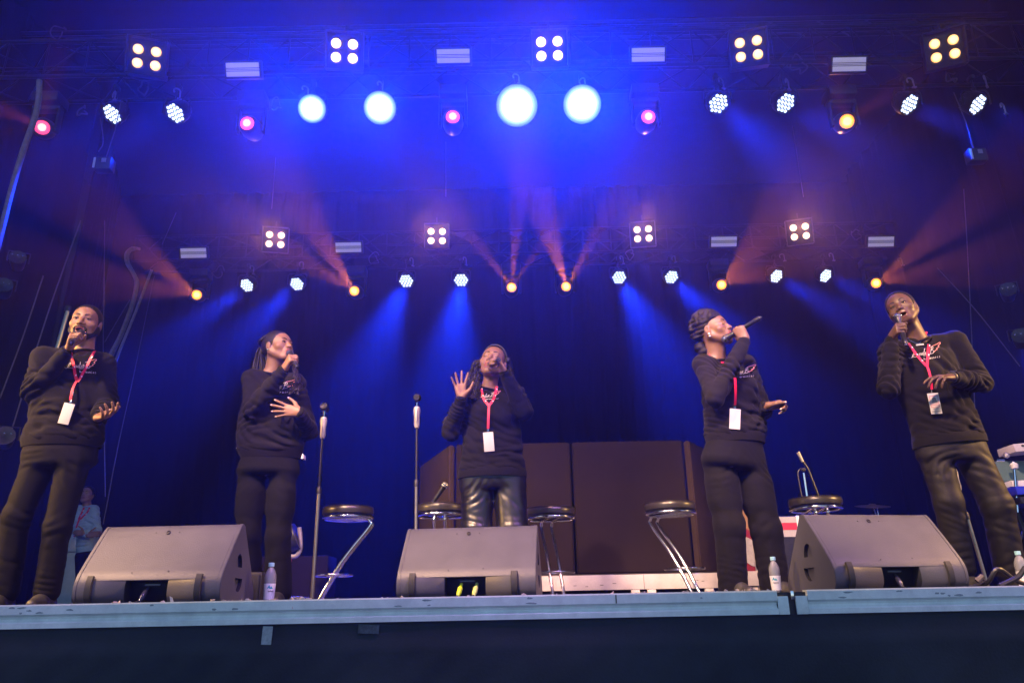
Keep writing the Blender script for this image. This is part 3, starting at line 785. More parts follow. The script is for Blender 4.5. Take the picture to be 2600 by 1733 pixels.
class Head:
    def __init__(s, c, f, up=(0, 0, 1), sc=1.0):
        s.c = V(c); s.f = unit(f); u = V(up); u -= s.f * (u @ s.f); s.u = unit(u); s.r = np.cross(s.f, s.u); s.sc = sc
        s.R = np.stack([s.r, s.f, s.u], 1)
    def P(s, x, y, z): return s.c + (s.r * x + s.f * y + s.u * z) * s.sc
    def loc(s, v): return ((v - s.c) @ s.R) / s.sc
    def build(s, F, neck, openm=0.5, female=False, beard=False, neck_r=0.058):
        P, q, R = s.P, s.sc, s.R
        F.ell(P(0, -0.018, 0.032), V((0.074, 0.094, 0.086)) * q, R, 0.0)                      # cranium
        F.ell(P(0, 0.030, 0.020), V((0.066, 0.062, 0.074)) * q, R, 0.03)                      # forehead and mid face
        F.ell(P(0, 0.040, -0.040), V((0.059, 0.051, 0.058)) * q, R, 0.03)
        jw = 0.040 if female else 0.046
        for x in (-1, 1):
            F.cap(P(x * 0.058, -0.006, -0.040), P(x * jw * 0.55, 0.062, -0.092), 0.024 * q, 0.018 * q, 0.028)   # jaw
            F.ell(P(x * 0.044, 0.058, -0.020), V((0.027, 0.021, 0.023)) * q, R, 0.022)        # cheek
        F.cap(P(-0.012, 0.074, -0.093), P(0.012, 0.074, -0.093), 0.0185 * q, 0.0185 * q, 0.022)  # chin
        F.cap(P(-0.036, 0.076, 0.030), P(0.036, 0.076, 0.030), 0.0105 * q, 0.0105 * q, 0.016)  # brow
        for x in (-1, 1): F.ell(P(x * 0.032, 0.100, 0.008), V((0.021, 0.016, 0.0125)) * q, R, 0.010, 'sub')   # sockets
        for x in (-1, 1):
            F.ell(P(x * 0.032, 0.0765, 0.0085), V((0.0158, 0.0138, 0.0128)) * q, R, 0.003)      # lids round the ball
        F.cap(P(0, 0.086, 0.014), P(0, 0.108, -0.022), 0.0085 * q, 0.0125 * q, 0.010)         # nose
        for x in (-1, 1):
            F.ell(P(x * 0.0155, 0.098, -0.027), V((0.0105, 0.012, 0.0085)) * q, R, 0.006)
            F.ell(P(x * 0.0090, 0.1035, -0.0355), V((0.0048, 0.0058, 0.0050)) * q, R, 0.002, 'sub')
        op = 0.016 * openm
        F.ell(P(0, 0.084, -0.056), V((0.032, 0.020, 0.026 + op * 0.4)) * q, R, 0.015)
        F.cap(P(-0.019, 0.094, -0.0535), P(0.019, 0.094, -0.0535), 0.0065 * q, 0.0065 * q, 0.006)
        F.cap(P(0, 0.100, -0.0525), P(0, 0.0995, -0.0530), 0.0065 * q, 0.0065 * q, 0.006)
        F.cap(P(-0.015, 0.092, -0.068 - op), P(0.015, 0.092, -0.068 - op), 0.0078 * q, 0.0078 * q, 0.006)
        F.ell(P(0, 0.100, -0.0600 - op * 0.5), V((0.0185, 0.026, 0.0022 + op * 0.62)) * q, R, 0.002, 'sub')
        for x in (-1, 1):                                                                      # ears
            F.ell(P(x * 0.079, -0.008, -0.004), V((0.0085, 0.020, 0.031)) * q, R, 0.006)
            F.ell(P(x * 0.089, -0.006, 0.002), V((0.006, 0.011, 0.017)) * q, R, 0.004, 'sub')
        F.cap(s.P(0, -0.030, -0.055), V(neck), 0.052 * q * (0.88 if female else 1), neck_r * (0.90 if female else 1), 0.03)
        F.cap(s.P(0, 0.012, -0.075), V(neck) + s.f * 0.03, 0.036 * q, 0.04, 0.03)
    def paint(s, o, v, f, lips_col=None, openm=0.5):
        """lips and the inside of the mouth get their own materials"""
        me = o.data; me.materials.append(lips_col or M['lips']); me.materials.append(M['mouth'])
        c = s.loc(v[f].mean(1)); x, y, z = c[:, 0], c[:, 1], c[:, 2]; op = 0.016 * openm
        mi = np.zeros(len(f), np.int32)
        near = (y > 0.070) & (np.abs(x) < 0.030)
        zc = -0.0605 - op * 0.5; hz_ = 0.0150 + op * 0.75
        lip = near & ((x / 0.0285) ** 2 + ((z - zc) / hz_) ** 2 < 1) & (y > 0.083)
        mi[lip] = 1
        ins = near & ((x / 0.0190) ** 2 + ((z - (-0.0600 - op * 0.5)) / (0.0022 + op * 0.62 + 0.002)) ** 2 < 1.0) & (y < 0.0965)
        mi[ins] = 2
        me.polygons.foreach_set('material_index', mi)

def wrap(px, py, dy, Y0):
    p = at(px, py, Y0 + dy); return V(p)

def bvh_of(o, v, f):
    from mathutils.bvhtree import BVHTree
    return BVHTree.FromPolygons([tuple(p) for p in v], [tuple(int(i) for i in q) for q in f])
CAMP = Vector((0, 0, CAM_H))
def drop(bvh, px, py, lift=0.004, default=5.0):
    """the point of a garment that lies under pixel (px, py), lifted off it a little"""
    d = (CAM_R @ Vector(((px - 1300) / F_PX, (866.5 - py) / F_PX, -1))).normalized()
    h = bvh.ray_cast(CAMP, d)
    if h[0] is None: return at(px, py, default)
    n = h[1]; n = n if n.dot(d) < 0 else -n
    return h[0] + n * lift
def ribbon(mb, pts, nrm, w, th=0.0016):
    """flat strap along pts; nrm is the side it shows"""
    vs = []; pts = [Vector(p) for p in pts]
    for i, p in enumerate(pts):
        t = (pts[min(i + 1, len(pts) - 1)] - pts[max(i - 1, 0)]).normalized(); u = t.cross(nrm).normalized()
        for a, b in ((-1, 0), (1, 0), (1, 1), (-1, 1)): vs.append(p + u * a * w / 2 + Vector(nrm) * b * th)
    fs = []
    for i in range(len(pts) - 1):
        for k in range(4): fs.append((i * 4 + k, i * 4 + (k + 1) % 4, i * 4 + 4 + (k + 1) % 4, i * 4 + 4 + k))
    fs += [(0, 1, 2, 3), ((len(pts) - 1) * 4 + 3, (len(pts) - 1) * 4 + 2, (len(pts) - 1) * 4 + 1, (len(pts) - 1) * 4)]
    mb.add(vs, fs); return mb
def dense(pts, n=6):
    """Catmull-Rom through 2-D or 3-D points"""
    out = []; P = [V(p) for p in pts]; P = [2 * P[0] - P[1]] + P + [2 * P[-1] - P[-2]]
    for i in range(1, len(P) - 2):
        for k in range(n):
            t = k / n; a, b, c, d = P[i - 1], P[i], P[i + 1], P[i + 2]
            out.append(0.5 * ((2 * b) + (-a + c) * t + (2 * a - 5 * b + 4 * c - d) * t * t + (-a + 3 * b - 3 * c + d) * t ** 3))
    out.append(P[-2]); return out

def mic(g, s, label, rot=0, tail=0.125, head=0.108, group='handheld microphones'):
    """handheld microphone whose grip point is g and whose head points along s"""
    s = Vector(s).normalized(); r = empty('microphone', (0, 0, 0), 0, label, 'microphone', group)
    r.matrix_world = axis_m(Vector(g), Vector(g) + s)
    MB().lathe([(0.0, -tail), (0.0145, -tail), (0.0165, -tail + 0.006), (0.0165, -tail + 0.04), (0.0150, -tail + 0.045), (0.0160, -0.02), (0.0185, head - 0.035), (0.0230, head - 0.022), (0.0240, head - 0.012), (0.0, head - 0.012)], 20).build('handle', M['mic_body'], r)
    MB().lathe([(0.0, head - 0.012), (0.0225, head - 0.010), (0.0255, head), (0.0250, head + 0.008), (0.021, head + 0.018), (0.012, head + 0.025), (0.0, head + 0.0265)], 20).build('grille', M['mic_grille'], r)
    MB().lathe([(0.0250, head - 0.004), (0.0264, head - 0.001), (0.0264, head + 0.003), (0.0250, head + 0.006)], 20).build('ring', M['chrome'], r)
    MB().lathe([(0.0, -tail - 0.014), (0.009, -tail - 0.012), (0.0105, -tail), (0.0, -tail)], 12).build('antenna_cap', M['mic_cap'], r)
    return r
M['mic_body'] = mat('mic_body', (0.015, 0.015, 0.02), 0.28, 0.2, spec=0.6)
M['mic_grille'] = mat('mic_grille', (0.10, 0.10, 0.13), 0.35, 0.8, bump=1.0, bscale=500)
M['mic_cap'] = mat('mic_cap', (0.06, 0.06, 0.10), 0.2, 0.3)

LOGO_L = [  # strokes of the chest print in a unit box (x 0..1, y 0..0.5)
    [(0.0, 0.10), (0.03, 0.05), (0.09, 0.08), (0.15, 0.22), (0.19, 0.29), (0.20, 0.24), (0.15, 0.14), (0.10, 0.09), (0.18, 0.08), (0.26, 0.07), (0.31, 0.10)],
    [(0.36, 0.18), (0.32, 0.17), (0.32, 0.11), (0.37, 0.12), (0.38, 0.19), (0.37, 0.11), (0.41, 0.12)],
    [(0.44, 0.20), (0.41, 0.15), (0.43, 0.10), (0.46, 0.14), (0.49, 0.34), (0.46, 0.12), (0.50, 0.12)],
    [(0.52, 0.20), (0.51, 0.12), (0.55, 0.13)],
    [(0.57, 0.15), (0.60, 0.19), (0.57, 0.21), (0.56, 0.13), (0.60, 0.12)],
    [(0.70, 0.34), (0.66, 0.10)], [(0.64, 0.33), (0.72, 0.36), (0.75, 0.30), (0.70, 0.23), (0.77, 0.19), (0.74, 0.11), (0.66, 0.10), (0.62, 0.07)],
    [(0.45, 0.06), (0.52, 0.07), (0.58, 0.08)],
    [(0.76, 0.14), (0.83, 0.20), (0.88, 0.22), (0.85, 0.25), (0.91, 0.29), (0.93, 0.33), (0.90, 0.36), (0.96, 0.42), (0.97, 0.47), (0.93, 0.47), (0.83, 0.42), (0.71, 0.38)]]
WORD = [  # h a r m o n i e s, simple upright letters in cells one unit wide
    [[(0, 1), (0, 0)], [(0, .45), (.25, .6), (.5, .45), (.5, 0)]], [[(.5, .55), (.2, .6), (0, .3), (.2, 0), (.5, .1)], [(.5, .6), (.5, 0)]],
    [[(0, .6), (0, 0)], [(0, .4), (.3, .6), (.45, .55)]], [[(0, .6), (0, 0)], [(0, .45), (.2, .6), (.3, .4), (.3, 0)], [(.3, .45), (.5, .6), (.6, .4), (.6, 0)]],
    [[(.3, 0), (0, .3), (.3, .6), (.55, .3), (.3, 0)]], [[(0, .6), (0, 0)], [(0, .45), (.25, .6), (.5, .4), (.5, 0)]], [[(.2, .6), (.2, 0)], [(.2, .8), (.2, .85)]],
    [[(0, .33), (.5, .35), (.3, .6), (0, .35), (.2, 0), (.5, .08)]], [[(.5, .55), (.2, .6), (.05, .42), (.45, .22), (.3, 0), (0, .06)]]]
def chest_print(bvh, o, u, v, parent, Y, x0=0.0, flip=False):
    """o: pixel of the print's lower left, u: pixel vector of its width, v: pixel vector of its height (unit 1 each)"""
    o, u, v = V(o), V(u), V(v)
    mb = MB(); mp = MB()
    for i, st in enumerate(LOGO_L):
        if max(p[0] for p in st) < x0: continue
        pts = [drop(bvh, *(o + u * p[0] + v * p[1]), 0.0022, Y) for p in dense(st, 5) if p[0] >= x0]
        if len(pts) > 1: (mp if i == 8 else mb).tube(pts, 0.0019, 5)
    o2 = o + u * 0.46 - v * 0.10
    for i, gl in enumerate(WORD):
        cx = 0.46 + i * 0.058
        if cx < x0: continue
        for st in gl:
            pts = [drop(bvh, *(o2 + u * (i * 0.058 + p[0] * 0.058) + v * p[1] * 0.095), 0.002, Y) for p in st]
            if len(pts) > 1: mb.tube(pts, 0.0013, 4)
    for m_, mt in ((mb, M['print']), (mp, M['print_pink'])):
        if m_.v: o_ = m_.build('chest_print', mt, parent); o_.matrix_parent_inverse = parent.matrix_world.inverted()
# ------------------------------------------------------------------ the cast
def mpp(p):
    """metres per photo pixel at world point p"""
    d = Vector(p) - CAMP; return -(CAM_R.transposed() @ d).z / F_PX
def build_person(S_):
    Y0 = S_['Y']; W = lambda q: V(at(q[0], q[1], Y0 + (q[2] if len(q) > 2 else 0)))
    J = {k: W(q) for k, q in S_['j'].items()}
    J.update({k: V(q) for k, q in S_.get('over', {}).items()})
    foot = (J['anR'] + J['anL']) / 2
    r = empty('person', (foot[0], foot[1], 0), 0, S_['label'], 'person')
    bpy.context.view_layer.update()
    sc = S_.get('hsc', 1.0); hd = Head(J['head'], S_['face'], S_.get('up', (0, 0, 1)), sc)
    fem = S_.get('fem', False); across = unit(S_['across']); front = np.cross(across, (0, 0, 1)); front = -front if front[1] > 0 else front
    tor = []
    for q in S_['torso']:
        c = W(q[:2] + (q[4] if len(q) > 4 else 0.03,)); tor.append((c, q[2] * mpp(c), q[3]))
    tor = tor[::-1]                                                 # bottom to top
    pel = []
    for q in S_['pelvis']:
        c = W(q[:2] + (q[4] if len(q) > 4 else 0.03,)); pel.append((c, q[2] * mpp(c), q[3]))
    pel = pel[::-1]
    # ---- body: one continuous mesh
    allp = np.array(list(J.values())); lo = allp.min(0) - 0.20; hi = allp.max(0) + 0.20; lo[2] = -0.03; lo[1] -= 0.02
    F = Field(lo, hi, 0.0046)
    F.loft([(c, max(0.05, a - 0.022), max(0.05, b - 0.022)) for c, a, b in tor], across, 0.02)
    F.loft([(c, max(0.05, a - 0.022), max(0.05, b - 0.022)) for c, a, b in pel], across, 0.02)
    nb = J['neck']
    for s in 'RL':
        F.cap(nb - V((0, 0, 0.03)), J['sh' + s], 0.045, 0.042, 0.03)
        F.cap(J['sh' + s], J['el' + s], 0.044, 0.036, 0.02); F.cap(J['el' + s], J['wr' + s], 0.036, 0.0245, 0.01)
        F.cap(J['hip' + s], J['kn' + s], 0.075, 0.05, 0.03); F.cap(J['kn' + s], J['an' + s], 0.048, 0.034, 0.02)
        a = J['an' + s]; F.cap(a, (a[0], a[1] - 0.05, 0.035), 0.034, 0.03, 0.02); F.cap((a[0], a[1] - 0.05, 0.03), (a[0] + front[0] * 0.12, a[1] + front[1] * 0.12, 0.025), 0.03, 0.02, 0.02)
    hd.build(F, nb, S_.get('open', 0.6), fem, neck_r=S_.get('neck_r', 0.058))
    tips = {}
    for s in 'RL':
        h = S_['hand' + s]; tips[s] = hand(F, J['wr' + s], h['d'], h['n'], s == 'R', h.get('curl'), h.get('spread', 0), h.get('thumb', 'open'), h.get('sc', 1.0), J['wr' + s] - J['el' + s])
    sk = skin(S_['skin_name'], S_['skin'])
    ob, v, f = F.mesh('body', sk, r); hd.paint(ob, v, f, S_.get('lips') or M['lips'], S_.get('open', 0.6))
    # ---- eyes
    closed = S_.get('closed', False)
    for x in (-1, 1):
        if closed:
            mb = MB(); pts = [hd.P(x * 0.032 + t * 0.0145, 0.0885 - 0.004 * abs(t) ** 2, 0.0045 - 0.0022 * (1 - t * t)) for t in (-1, -0.5, 0, 0.5, 1)]
            mb.tube(pts, 0.0013, 6); o = mb.build('closed_eyelid', M['hair'], r)
        else:
            c = hd.P(x * 0.032, 0.0775, 0.0075); mb = MB(); Mh = Matrix.Translation(c) @ Matrix([[*a, 0] for a in hd.R.tolist()] + [[0, 0, 0, 1]])
            mb.lathe([(0.0, -0.0125), (0.007, -0.0104), (0.0112, -0.0055), (0.0125, 0.0), (0.0112, 0.0055), (0.007, 0.0104), (0.0, 0.0125)], 14, Mh @ Matrix.Rotation(R_(-90), 4, 'X'))
            o = mb.build('eye', M['eye_white'], r); o.matrix_parent_inverse = r.matrix_world.inverted()
            gz = S_.get('gazev', (0, 0)); ci = hd.P(x * 0.032 + gz[0], 0.0893, 0.0078 + gz[1])
            mb = MB(); mb.lathe([(0.0064, -0.0016), (0.0056, 0.0004), (0.0, 0.0012)], 12, axis_m(Vector(ci), Vector(V(ci) + hd.f))); i_ = mb.build('iris', M['iris'], o)
            mb = MB(); mb.tube([hd.P(x * 0.032 + t * 0.0160, 0.0905 - 0.006 * t * t, 0.0122 - 0.0050 * t * t) for t in (-1, -0.5, 0, 0.5, 1)], 0.0024, 6); o = mb.build('eyelash', M['hair'], r)
        o.matrix_parent_inverse = r.matrix_world.inverted()
        mb = MB(); bz = S_.get('brow', 0.029); bt = S_.get('browth', 0.0040)
        mb.tube([hd.P(x * (0.012 + 0.036 * t), 0.0915 - 0.012 * t ** 2.2, bz + S_.get('brow_in', 0.0) * (1 - t) + 0.006 * math.sin(t * 2.6)) for t in (0, 0.25, 0.5, 0.75, 1)], [bt, bt * 1.15, bt, bt * 0.8, bt * 0.4], 6)
        o = mb.build('eyebrow', M['hair'], r); o.matrix_parent_inverse = r.matrix_world.inverted()
    # ---- sweatshirt
    F = Field(lo - 0.02, hi + 0.02, 0.006)
    F.loft(tor, across, 0.03, 2.15, 0.05)
    for s in 'RL':
        F.cap(nb - V((0, 0, 0.035)), J['sh' + s], 0.052 if fem else 0.058, 0.060 if fem else 0.066, 0.05)
        F.cap(J['sh' + s], J['el' + s], 0.063 if fem else 0.070, 0.056 if fem else 0.062, 0.035)
        e, wv = J['el' + s], J['wr' + s]; ax = unit(wv - e); end = wv - ax * 0.012; cuff = wv - ax * 0.065
        F.cap(e, cuff, 0.057 if fem else 0.061, 0.046, 0.012); F.cap(cuff, end, 0.0365, 0.0335, 0.008)
    for c, rad in S_.get('bulge', ()): F.ell(W(c), V(rad), None, 0.06)
    if fem:
        cc = tor[-2][0] + front * tor[-2][2] * 0.62
        for x in (-1, 1): F.ell(cc + across * 0.065 * x - V((0, 0, 0.035)), V((0.075, 0.07, 0.075)), None, 0.07)
    # folds
    sd = S_.get('seed', 1)
    for i, s in enumerate('RL'):
        ua = unit(J['el' + s] - J['sh' + s]); fa = unit(J['wr' + s] - J['el' + s])
        F.wrinkle(J['el' + s], ua + fa * 0.6, 0.085, 0.0105, 0.046, sd + i)
        F.wrinkle(J['sh' + s] + ua * 0.07, ua + across * 0.5 * (1 if i else -1), 0.08, 0.0085, 0.055, sd + 3 + i)
        F.wrinkle(J['el' + s] * 0.45 + J['wr' + s] * 0.55, fa, 0.085, 0.0085, 0.040, sd + 6 + i)
    mid = (tor[0][0] + tor[-1][0]) / 2; axis = unit(tor[-1][0] - tor[0][0])
    F.wrinkle(tor[0][0] + axis * 0.08 + front * 0.10, axis + across * 0.25, 0.16, 0.0085, 0.075, sd + 9)
    F.wrinkle(tor[0][0] + axis * 0.07 + across * 0.12, axis - across * 0.3, 0.10, 0.0070, 0.046, sd + 10)
    F.wrinkle(tor[0][0] + axis * 0.07 - across * 0.12, axis + across * 0.3, 0.10, 0.0070, 0.046, sd + 11)
    F.wrinkle(mid + front * 0.1, across + axis * 0.8, 0.19, 0.0070, 0.11, sd + 12)
    # hem band, neckline
    hb = tor[0][0]; h2 = hb + axis * 0.055
    nd = unit(hd.P(0, -0.03, -0.055) - nb)
    F.cap(nb - nd * 0.01 + front * 0.012, nb + nd * 0.20, (0.062 if fem else 0.068), 0.085, 0.004, 'sub')
    shirt, sv, sf = F.mesh('sweatshirt', S_.get('shirt', M['sweat']), r)
    bv = bvh_of(shirt, sv, sf)
    mb = MB(); ring = []; A1 = unit(np.cross(nd, front)); A2 = np.cross(A1, nd)
    for k in range(28):
        a = 2 * math.pi * k / 28; rr = (0.064 if fem else 0.070) * (1 + 0.12 * max(0, -math.cos(a)) * 0)
        ring.append(nb + front * 0.012 - nd * 0.006 + (A1 * math.sin(a) + A2 * math.cos(a)) * rr - V((0, 0, 1)) * 0.010 * (1 if (A2 * math.cos(a)) @ front > 0 else 0) * abs(math.cos(a)))
    mb.tube(ring, 0.0085, 8, closed=True); o = mb.build('collar_rib', S_.get('shirt', M['sweat']), r); o.matrix_parent_inverse = r.matrix_world.inverted()
    for s in 'RL':                                                   # ribbed cuffs
        e, wv = J['el' + s], J['wr' + s]; ax = unit(wv - e); mb = MB()
        mb.lathe([(0.030, 0.0), (0.0375, 0.002), (0.0385, 0.03), (0.0400, 0.055), (0.034, 0.058)], 36, axis_m(Vector(wv - ax * 0.064), Vector(wv)))
        o = mb.build('cuff', S_.get('shirt', M['sweat']), r); o.matrix_parent_inverse = r.matrix_world.inverted()
    # ribbed hem: follows the lowest ring of the loft
    c, a, b = tor[0]; mb = MB(); n = 72; up_ = axis; ac = across - up_ * (across @ up_); ac = unit(ac); fr = np.cross(up_, ac); vs = []
    prof = [(-0.006, -0.012), (0.004, -0.012), (0.0055, 0.010), (0.0065, 0.035), (0.002, 0.048), (-0.006, 0.050)]
    t1 = (tor[1][0] - tor[0][0]); L1 = np.linalg.norm(t1)
    for (o_, z) in prof:
        f_ = max(0, min(1, z / L1)); cc = c + t1 * f_ if z > 0 else c + up_ * z; aa = a + (tor[1][1] - a) * f_; bb = b + (tor[1][2] - b) * f_
        for k in range(n):
            g = 2 * math.pi * k / n; rib = 0.0007 * (1 if k % 2 else -1)
            vs.append(cc + ac * math.cos(g) * (aa + o_ + rib) + fr * math.sin(g) * (bb + o_ + rib))
    mb.add(vs, [(i * n + k, i * n + (k + 1) % n, (i + 1) * n + (k + 1) % n, (i + 1) * n + k) for i in range(len(prof) - 1) for k in range(n)], None, True)
    o = mb.build('hem_rib', S_.get('shirt', M['sweat']), r); o.matrix_parent_inverse = r.matrix_world.inverted()
    # ---- trousers
    F = Field(lo - 0.02, np.array([hi[0] + 0.02, hi[1] + 0.02, pel[-1][0][2] + 0.08]), 0.0068)
    F.loft(pel, across, 0.04, 2.1, 0.04); lr_ = S_['leg_r']
    for i, s in enumerate('RL'):
        h_, k_, a_ = J['hip' + s], J['kn' + s], J['an' + s]; q = lr_[s] if isinstance(lr_, dict) else lr_
        F.cap(h_, k_, q[0], q[1], 0.022); F.cap(k_, a_, q[1], q[2], 0.03)
        if len(q) > 3: m_ = h_ * 0.5 + k_ * 0.5; F.cap(m_ + V((0, 0, 0.05)), m_ - V((0, 0, 0.05)), q[3], q[3], 0.03)
        ax = unit(k_ - h_); A = S_.get('leg_fold', 1.0)
        F.wrinkle(k_, ax + across * 0.35 * (1 if i else -1), 0.085, 0.0062 * A, 0.065, sd + 20 + i)
        F.wrinkle(h_ + ax * 0.10 + front * 0.05, ax + across * 0.9 * (-1 if i else 1), 0.09, 0.0055 * A, 0.055, sd + 24 + i)
        F.wrinkle(a_ + V((0, 0, 0.07)), ax, 0.08, 0.0065 * A, 0.050, sd + 28 + i)
        F.wrinkle(k_ * 0.5 + a_ * 0.5, ax + front * 0.8, 0.10, 0.0042 * A, 0.12, sd + 32 + i)
    F.plane((0, 0, 0.012), (0, 0, -1))
    tr, tv, tf = F.mesh('trousers', S_['pants'], r)
    # ---- shoes
    for s in 'RL':
        a = J['an' + s]; G = Field((a[0] - 0.2, a[1] - 0.28, -0.005), (a[0] + 0.2, a[1] + 0.15, 0.14), 0.006)
        fd = unit(S_.get('foot' + s, front)); h0 = V((a[0], a[1], 0))
        G.cap(h0 - fd * 0.05 + V((0, 0, 0.04)), h0 + fd * 0.08 + V((0, 0, 0.04)), 0.042, 0.044, 0.02); G.cap(h0 + fd * 0.08 + V((0, 0, 0.035)), h0 + fd * 0.16 + V((0, 0, 0.025)), 0.044, 0.032, 0.02)
        G.cap(h0 + V((0, 0, 0.05)), h0 + V((0, 0, 0.10)), 0.045, 0.042, 0.02); G.plane((0, 0, 0.003), (0, 0, -1)); G.mesh('shoe', M['shoe'], r)
    return dict(root=r, J=J, head=hd, bvh=bv, shirt=shirt, tor=tor, tips=tips, across=across, front=front, W=W)

def lanyard(P, left, right, vee, badge_px, Y0, ok_left=True, art=False, w_=0.017, low=None, tilt=0.0):
    """left / right: pixel paths from the neck to the vee; then one strap down to the badge"""
    r = P['root']; mb = MB(); mw = MB()
    nrm = Vector((0, -1, 0.15)).normalized()
    for path in ([left] if ok_left else []) + [right]:
        pts = [drop(P['bvh'], q[0], q[1], 0.005, Y0) for q in dense(path, 5)]
        ribbon(mb, pts, nrm, w_)
        for k in range(2, len(pts) - 3, 4):
            a, b = pts[k], pts[k] * 0.3 + pts[k + 1] * 0.7; s_ = Vector((0.25 if k % 8 else -0.25, 0, 0)) * w_
            ribbon(mw, [a + nrm * 0.002 + s_, b + nrm * 0.002 + s_], nrm, w_ * 0.42, 0.0012)
    a = drop(P['bvh'], vee[0], vee[1], 0.007, Y0); bt = drop(P['bvh'], badge_px[0], badge_px[1], 0.012, Y0)
    dcam = (CAMP - bt).normalized(); k_ = 0.0
    for (ox, oz) in ((-0.034, -0.01), (0.034, -0.01), (-0.034, -0.075), (0.034, -0.075), (-0.034, -0.14), (0.034, -0.14), (0, -0.07)):
        q_ = bt + Vector((ox, 0, oz)); dq = (q_ - CAMP).normalized(); h_ = P['bvh'].ray_cast(CAMP, dq)
        if h_[0] is not None: k_ = max(k_, (q_ - CAMP).length - (h_[0] - CAMP).length)
    bt = bt + Vector((0, -1, 0)) * (k_ + 0.014 if k_ > -0.01 else 0)
    bt = bt + (at(badge_px[0], badge_px[1], bt.y) - bt)
    if low is not None: bt = low
    a2 = a.lerp(bt, 0.93)
    ribbon(mb, [a + (bt - a) * t_ + nrm * 0.016 * math.sin(3.14 * t_) for t_ in (0, .2, .4, .6, .8, .93)], nrm, w_ * 0.9); ribbon(mw, [a.lerp(bt, 0.5) + nrm * 0.002, a.lerp(bt, 0.68) + nrm * 0.002], nrm, w_ * 0.4, 0.0012)
    o = mb.build('lanyard', M['lanyard'], r); o.matrix_parent_inverse = r.matrix_world.inverted()
    q = mw.build('lanyard_print', M['lan_white'], o); q.matrix_parent_inverse = Matrix()
    m2 = MB(); m2.box((0, 0, 0), (0.012, 0.006, 0.03), Matrix.Translation(a.lerp(bt, 0.18)), 0.002); m2.build('buckle', M['shoe'], o)
    m3 = MB(); m3.tube([a2, a2.lerp(bt, 0.5) + Vector((0.003, 0, 0)), bt], 0.0022, 6); m3.tube([bt + Vector((0.006 * math.cos(t), 0, 0.006 * math.sin(t))) for t in np.linspace(0, 6.28, 13)[:-1]], 0.0014, 5, closed=True)
    m3.build('hook', M['chrome'], o)
    Mb = Matrix.Translation(bt + Vector((0, -0.004, -0.008))) @ Matrix.Rotation(tilt, 4, 'Y') @ Matrix.Rotation(R_(5), 4, 'X')
    bd = MB().box((0, 0, -0.066), (0.068, 0.003, 0.128), Mb, 0.0012).build('badge', M['badge'], r); bd.matrix_parent_inverse = r.matrix_world.inverted()
    if art:
        c = MB()
        for (x, z, w2, h2) in ((0, -0.020, 0.052, 0.003), (0, -0.088, 0.052, 0.003), (-0.025, -0.054, 0.003, 0.07), (0.025, -0.054, 0.003, 0.07), (0, -0.075, 0.04, 0.004), (0, -0.066, 0.044, 0.0025)):
            c.box((x, -0.0022, z), (w2, 0.0008, h2), Mb)
        c.build('badge_frame', M['badge_pink'], bd)
        c = MB(); c.lathe([(0.013, 0), (0.013, 0.0008), (0.0, 0.0009)], 16, Mb @ Matrix.Translation((0, -0.0018, -0.040)) @ Matrix.Rotation(R_(90), 4, 'X'))
        for (x, z, w2, h2) in ((0, -0.055, 0.036, 0.012), (0.0, -0.098, 0.032, 0.005), (0, -0.113, 0.056, 0.002), (0, -0.119, 0.056, 0.002)):
            c.box((x, -0.0022, z), (w2, 0.0008, h2), Mb)
        c.build('badge_artwork', M['badge_grey'], bd)
M['badge_pink'] = mat('badge_pink', (0.55, 0.16, 0.26), 0.4); M['badge_grey'] = mat('badge_grey', (0.20, 0.17, 0.20), 0.4)
def cap_hair(P, h=0.0042, thick=0.008, hairline=0.058, back=True, noise=0.0012, beard=False, fade=0.0):
    """close-cropped hair: a shell over the cranium cut at the hairline"""
    hd = P['head']; c = hd.c; F = Field(c - 0.17 * hd.sc, c + 0.17 * hd.sc, h); R = hd.R; q = hd.sc
    F.ell(hd.P(0, -0.018, 0.033), V((0.0745 + thick, 0.0945 + thick, 0.086 + thick)) * q, R, 0)
    F.noise(noise, 320, 3)
    F.plane(hd.P(0, hairline, 0.070), hd.f * 0.93 - hd.u * 0.50)
    F.plane(hd.P(0, 0.0, -0.050), -hd.u)
    F.ell(hd.P(0, 0.075, -0.012), V((0.085, 0.075, 0.085)) * q, R, 0.01, 'sub')
    o, v, f = F.mesh('hair', M['hair'], P['root'])
    return o
def beard(P, h=0.0034):
    hd = P['head']; F = Field(hd.c - 0.16, hd.c + 0.16, h); G = Field(hd.c - 0.16, hd.c + 0.16, h); q = hd.sc; R = hd.R
    for x in (-1, 1):
        F.cap(hd.P(x * 0.0655, 0.004, -0.020), hd.P(x * 0.062, 0.012, -0.050), 0.013 * q, 0.019 * q, 0.01)
        F.cap(hd.P(x * 0.060, 0.004, -0.042), hd.P(x * 0.024, 0.066, -0.098), 0.0255 * q, 0.022 * q, 0.02)
        F.cap(hd.P(x * 0.030, 0.090, -0.060), hd.P(x * 0.020, 0.088, -0.088), 0.010 * q, 0.013 * q, 0.015)
        F.cap(hd.P(x * 0.026, 0.094, -0.050), hd.P(x * 0.004, 0.1045, -0.0445), 0.0062 * q, 0.0055 * q, 0.004)
    F.cap(hd.P(-0.014, 0.078, -0.100), hd.P(0.014, 0.078, -0.100), 0.022 * q, 0.022 * q, 0.02)
    F.ell(hd.P(0, 0.100, -0.067), V((0.0235, 0.03, 0.0165)) * q, R, 0.004, 'sub')
    F.ell(hd.P(0, 0.045, -0.020), V((0.046, 0.07, 0.040)) * q, R, 0.01, 'sub')
    F.noise(0.0012, 300, 5)
    return F.mesh('beard', M['hair'], P['root'])[0]
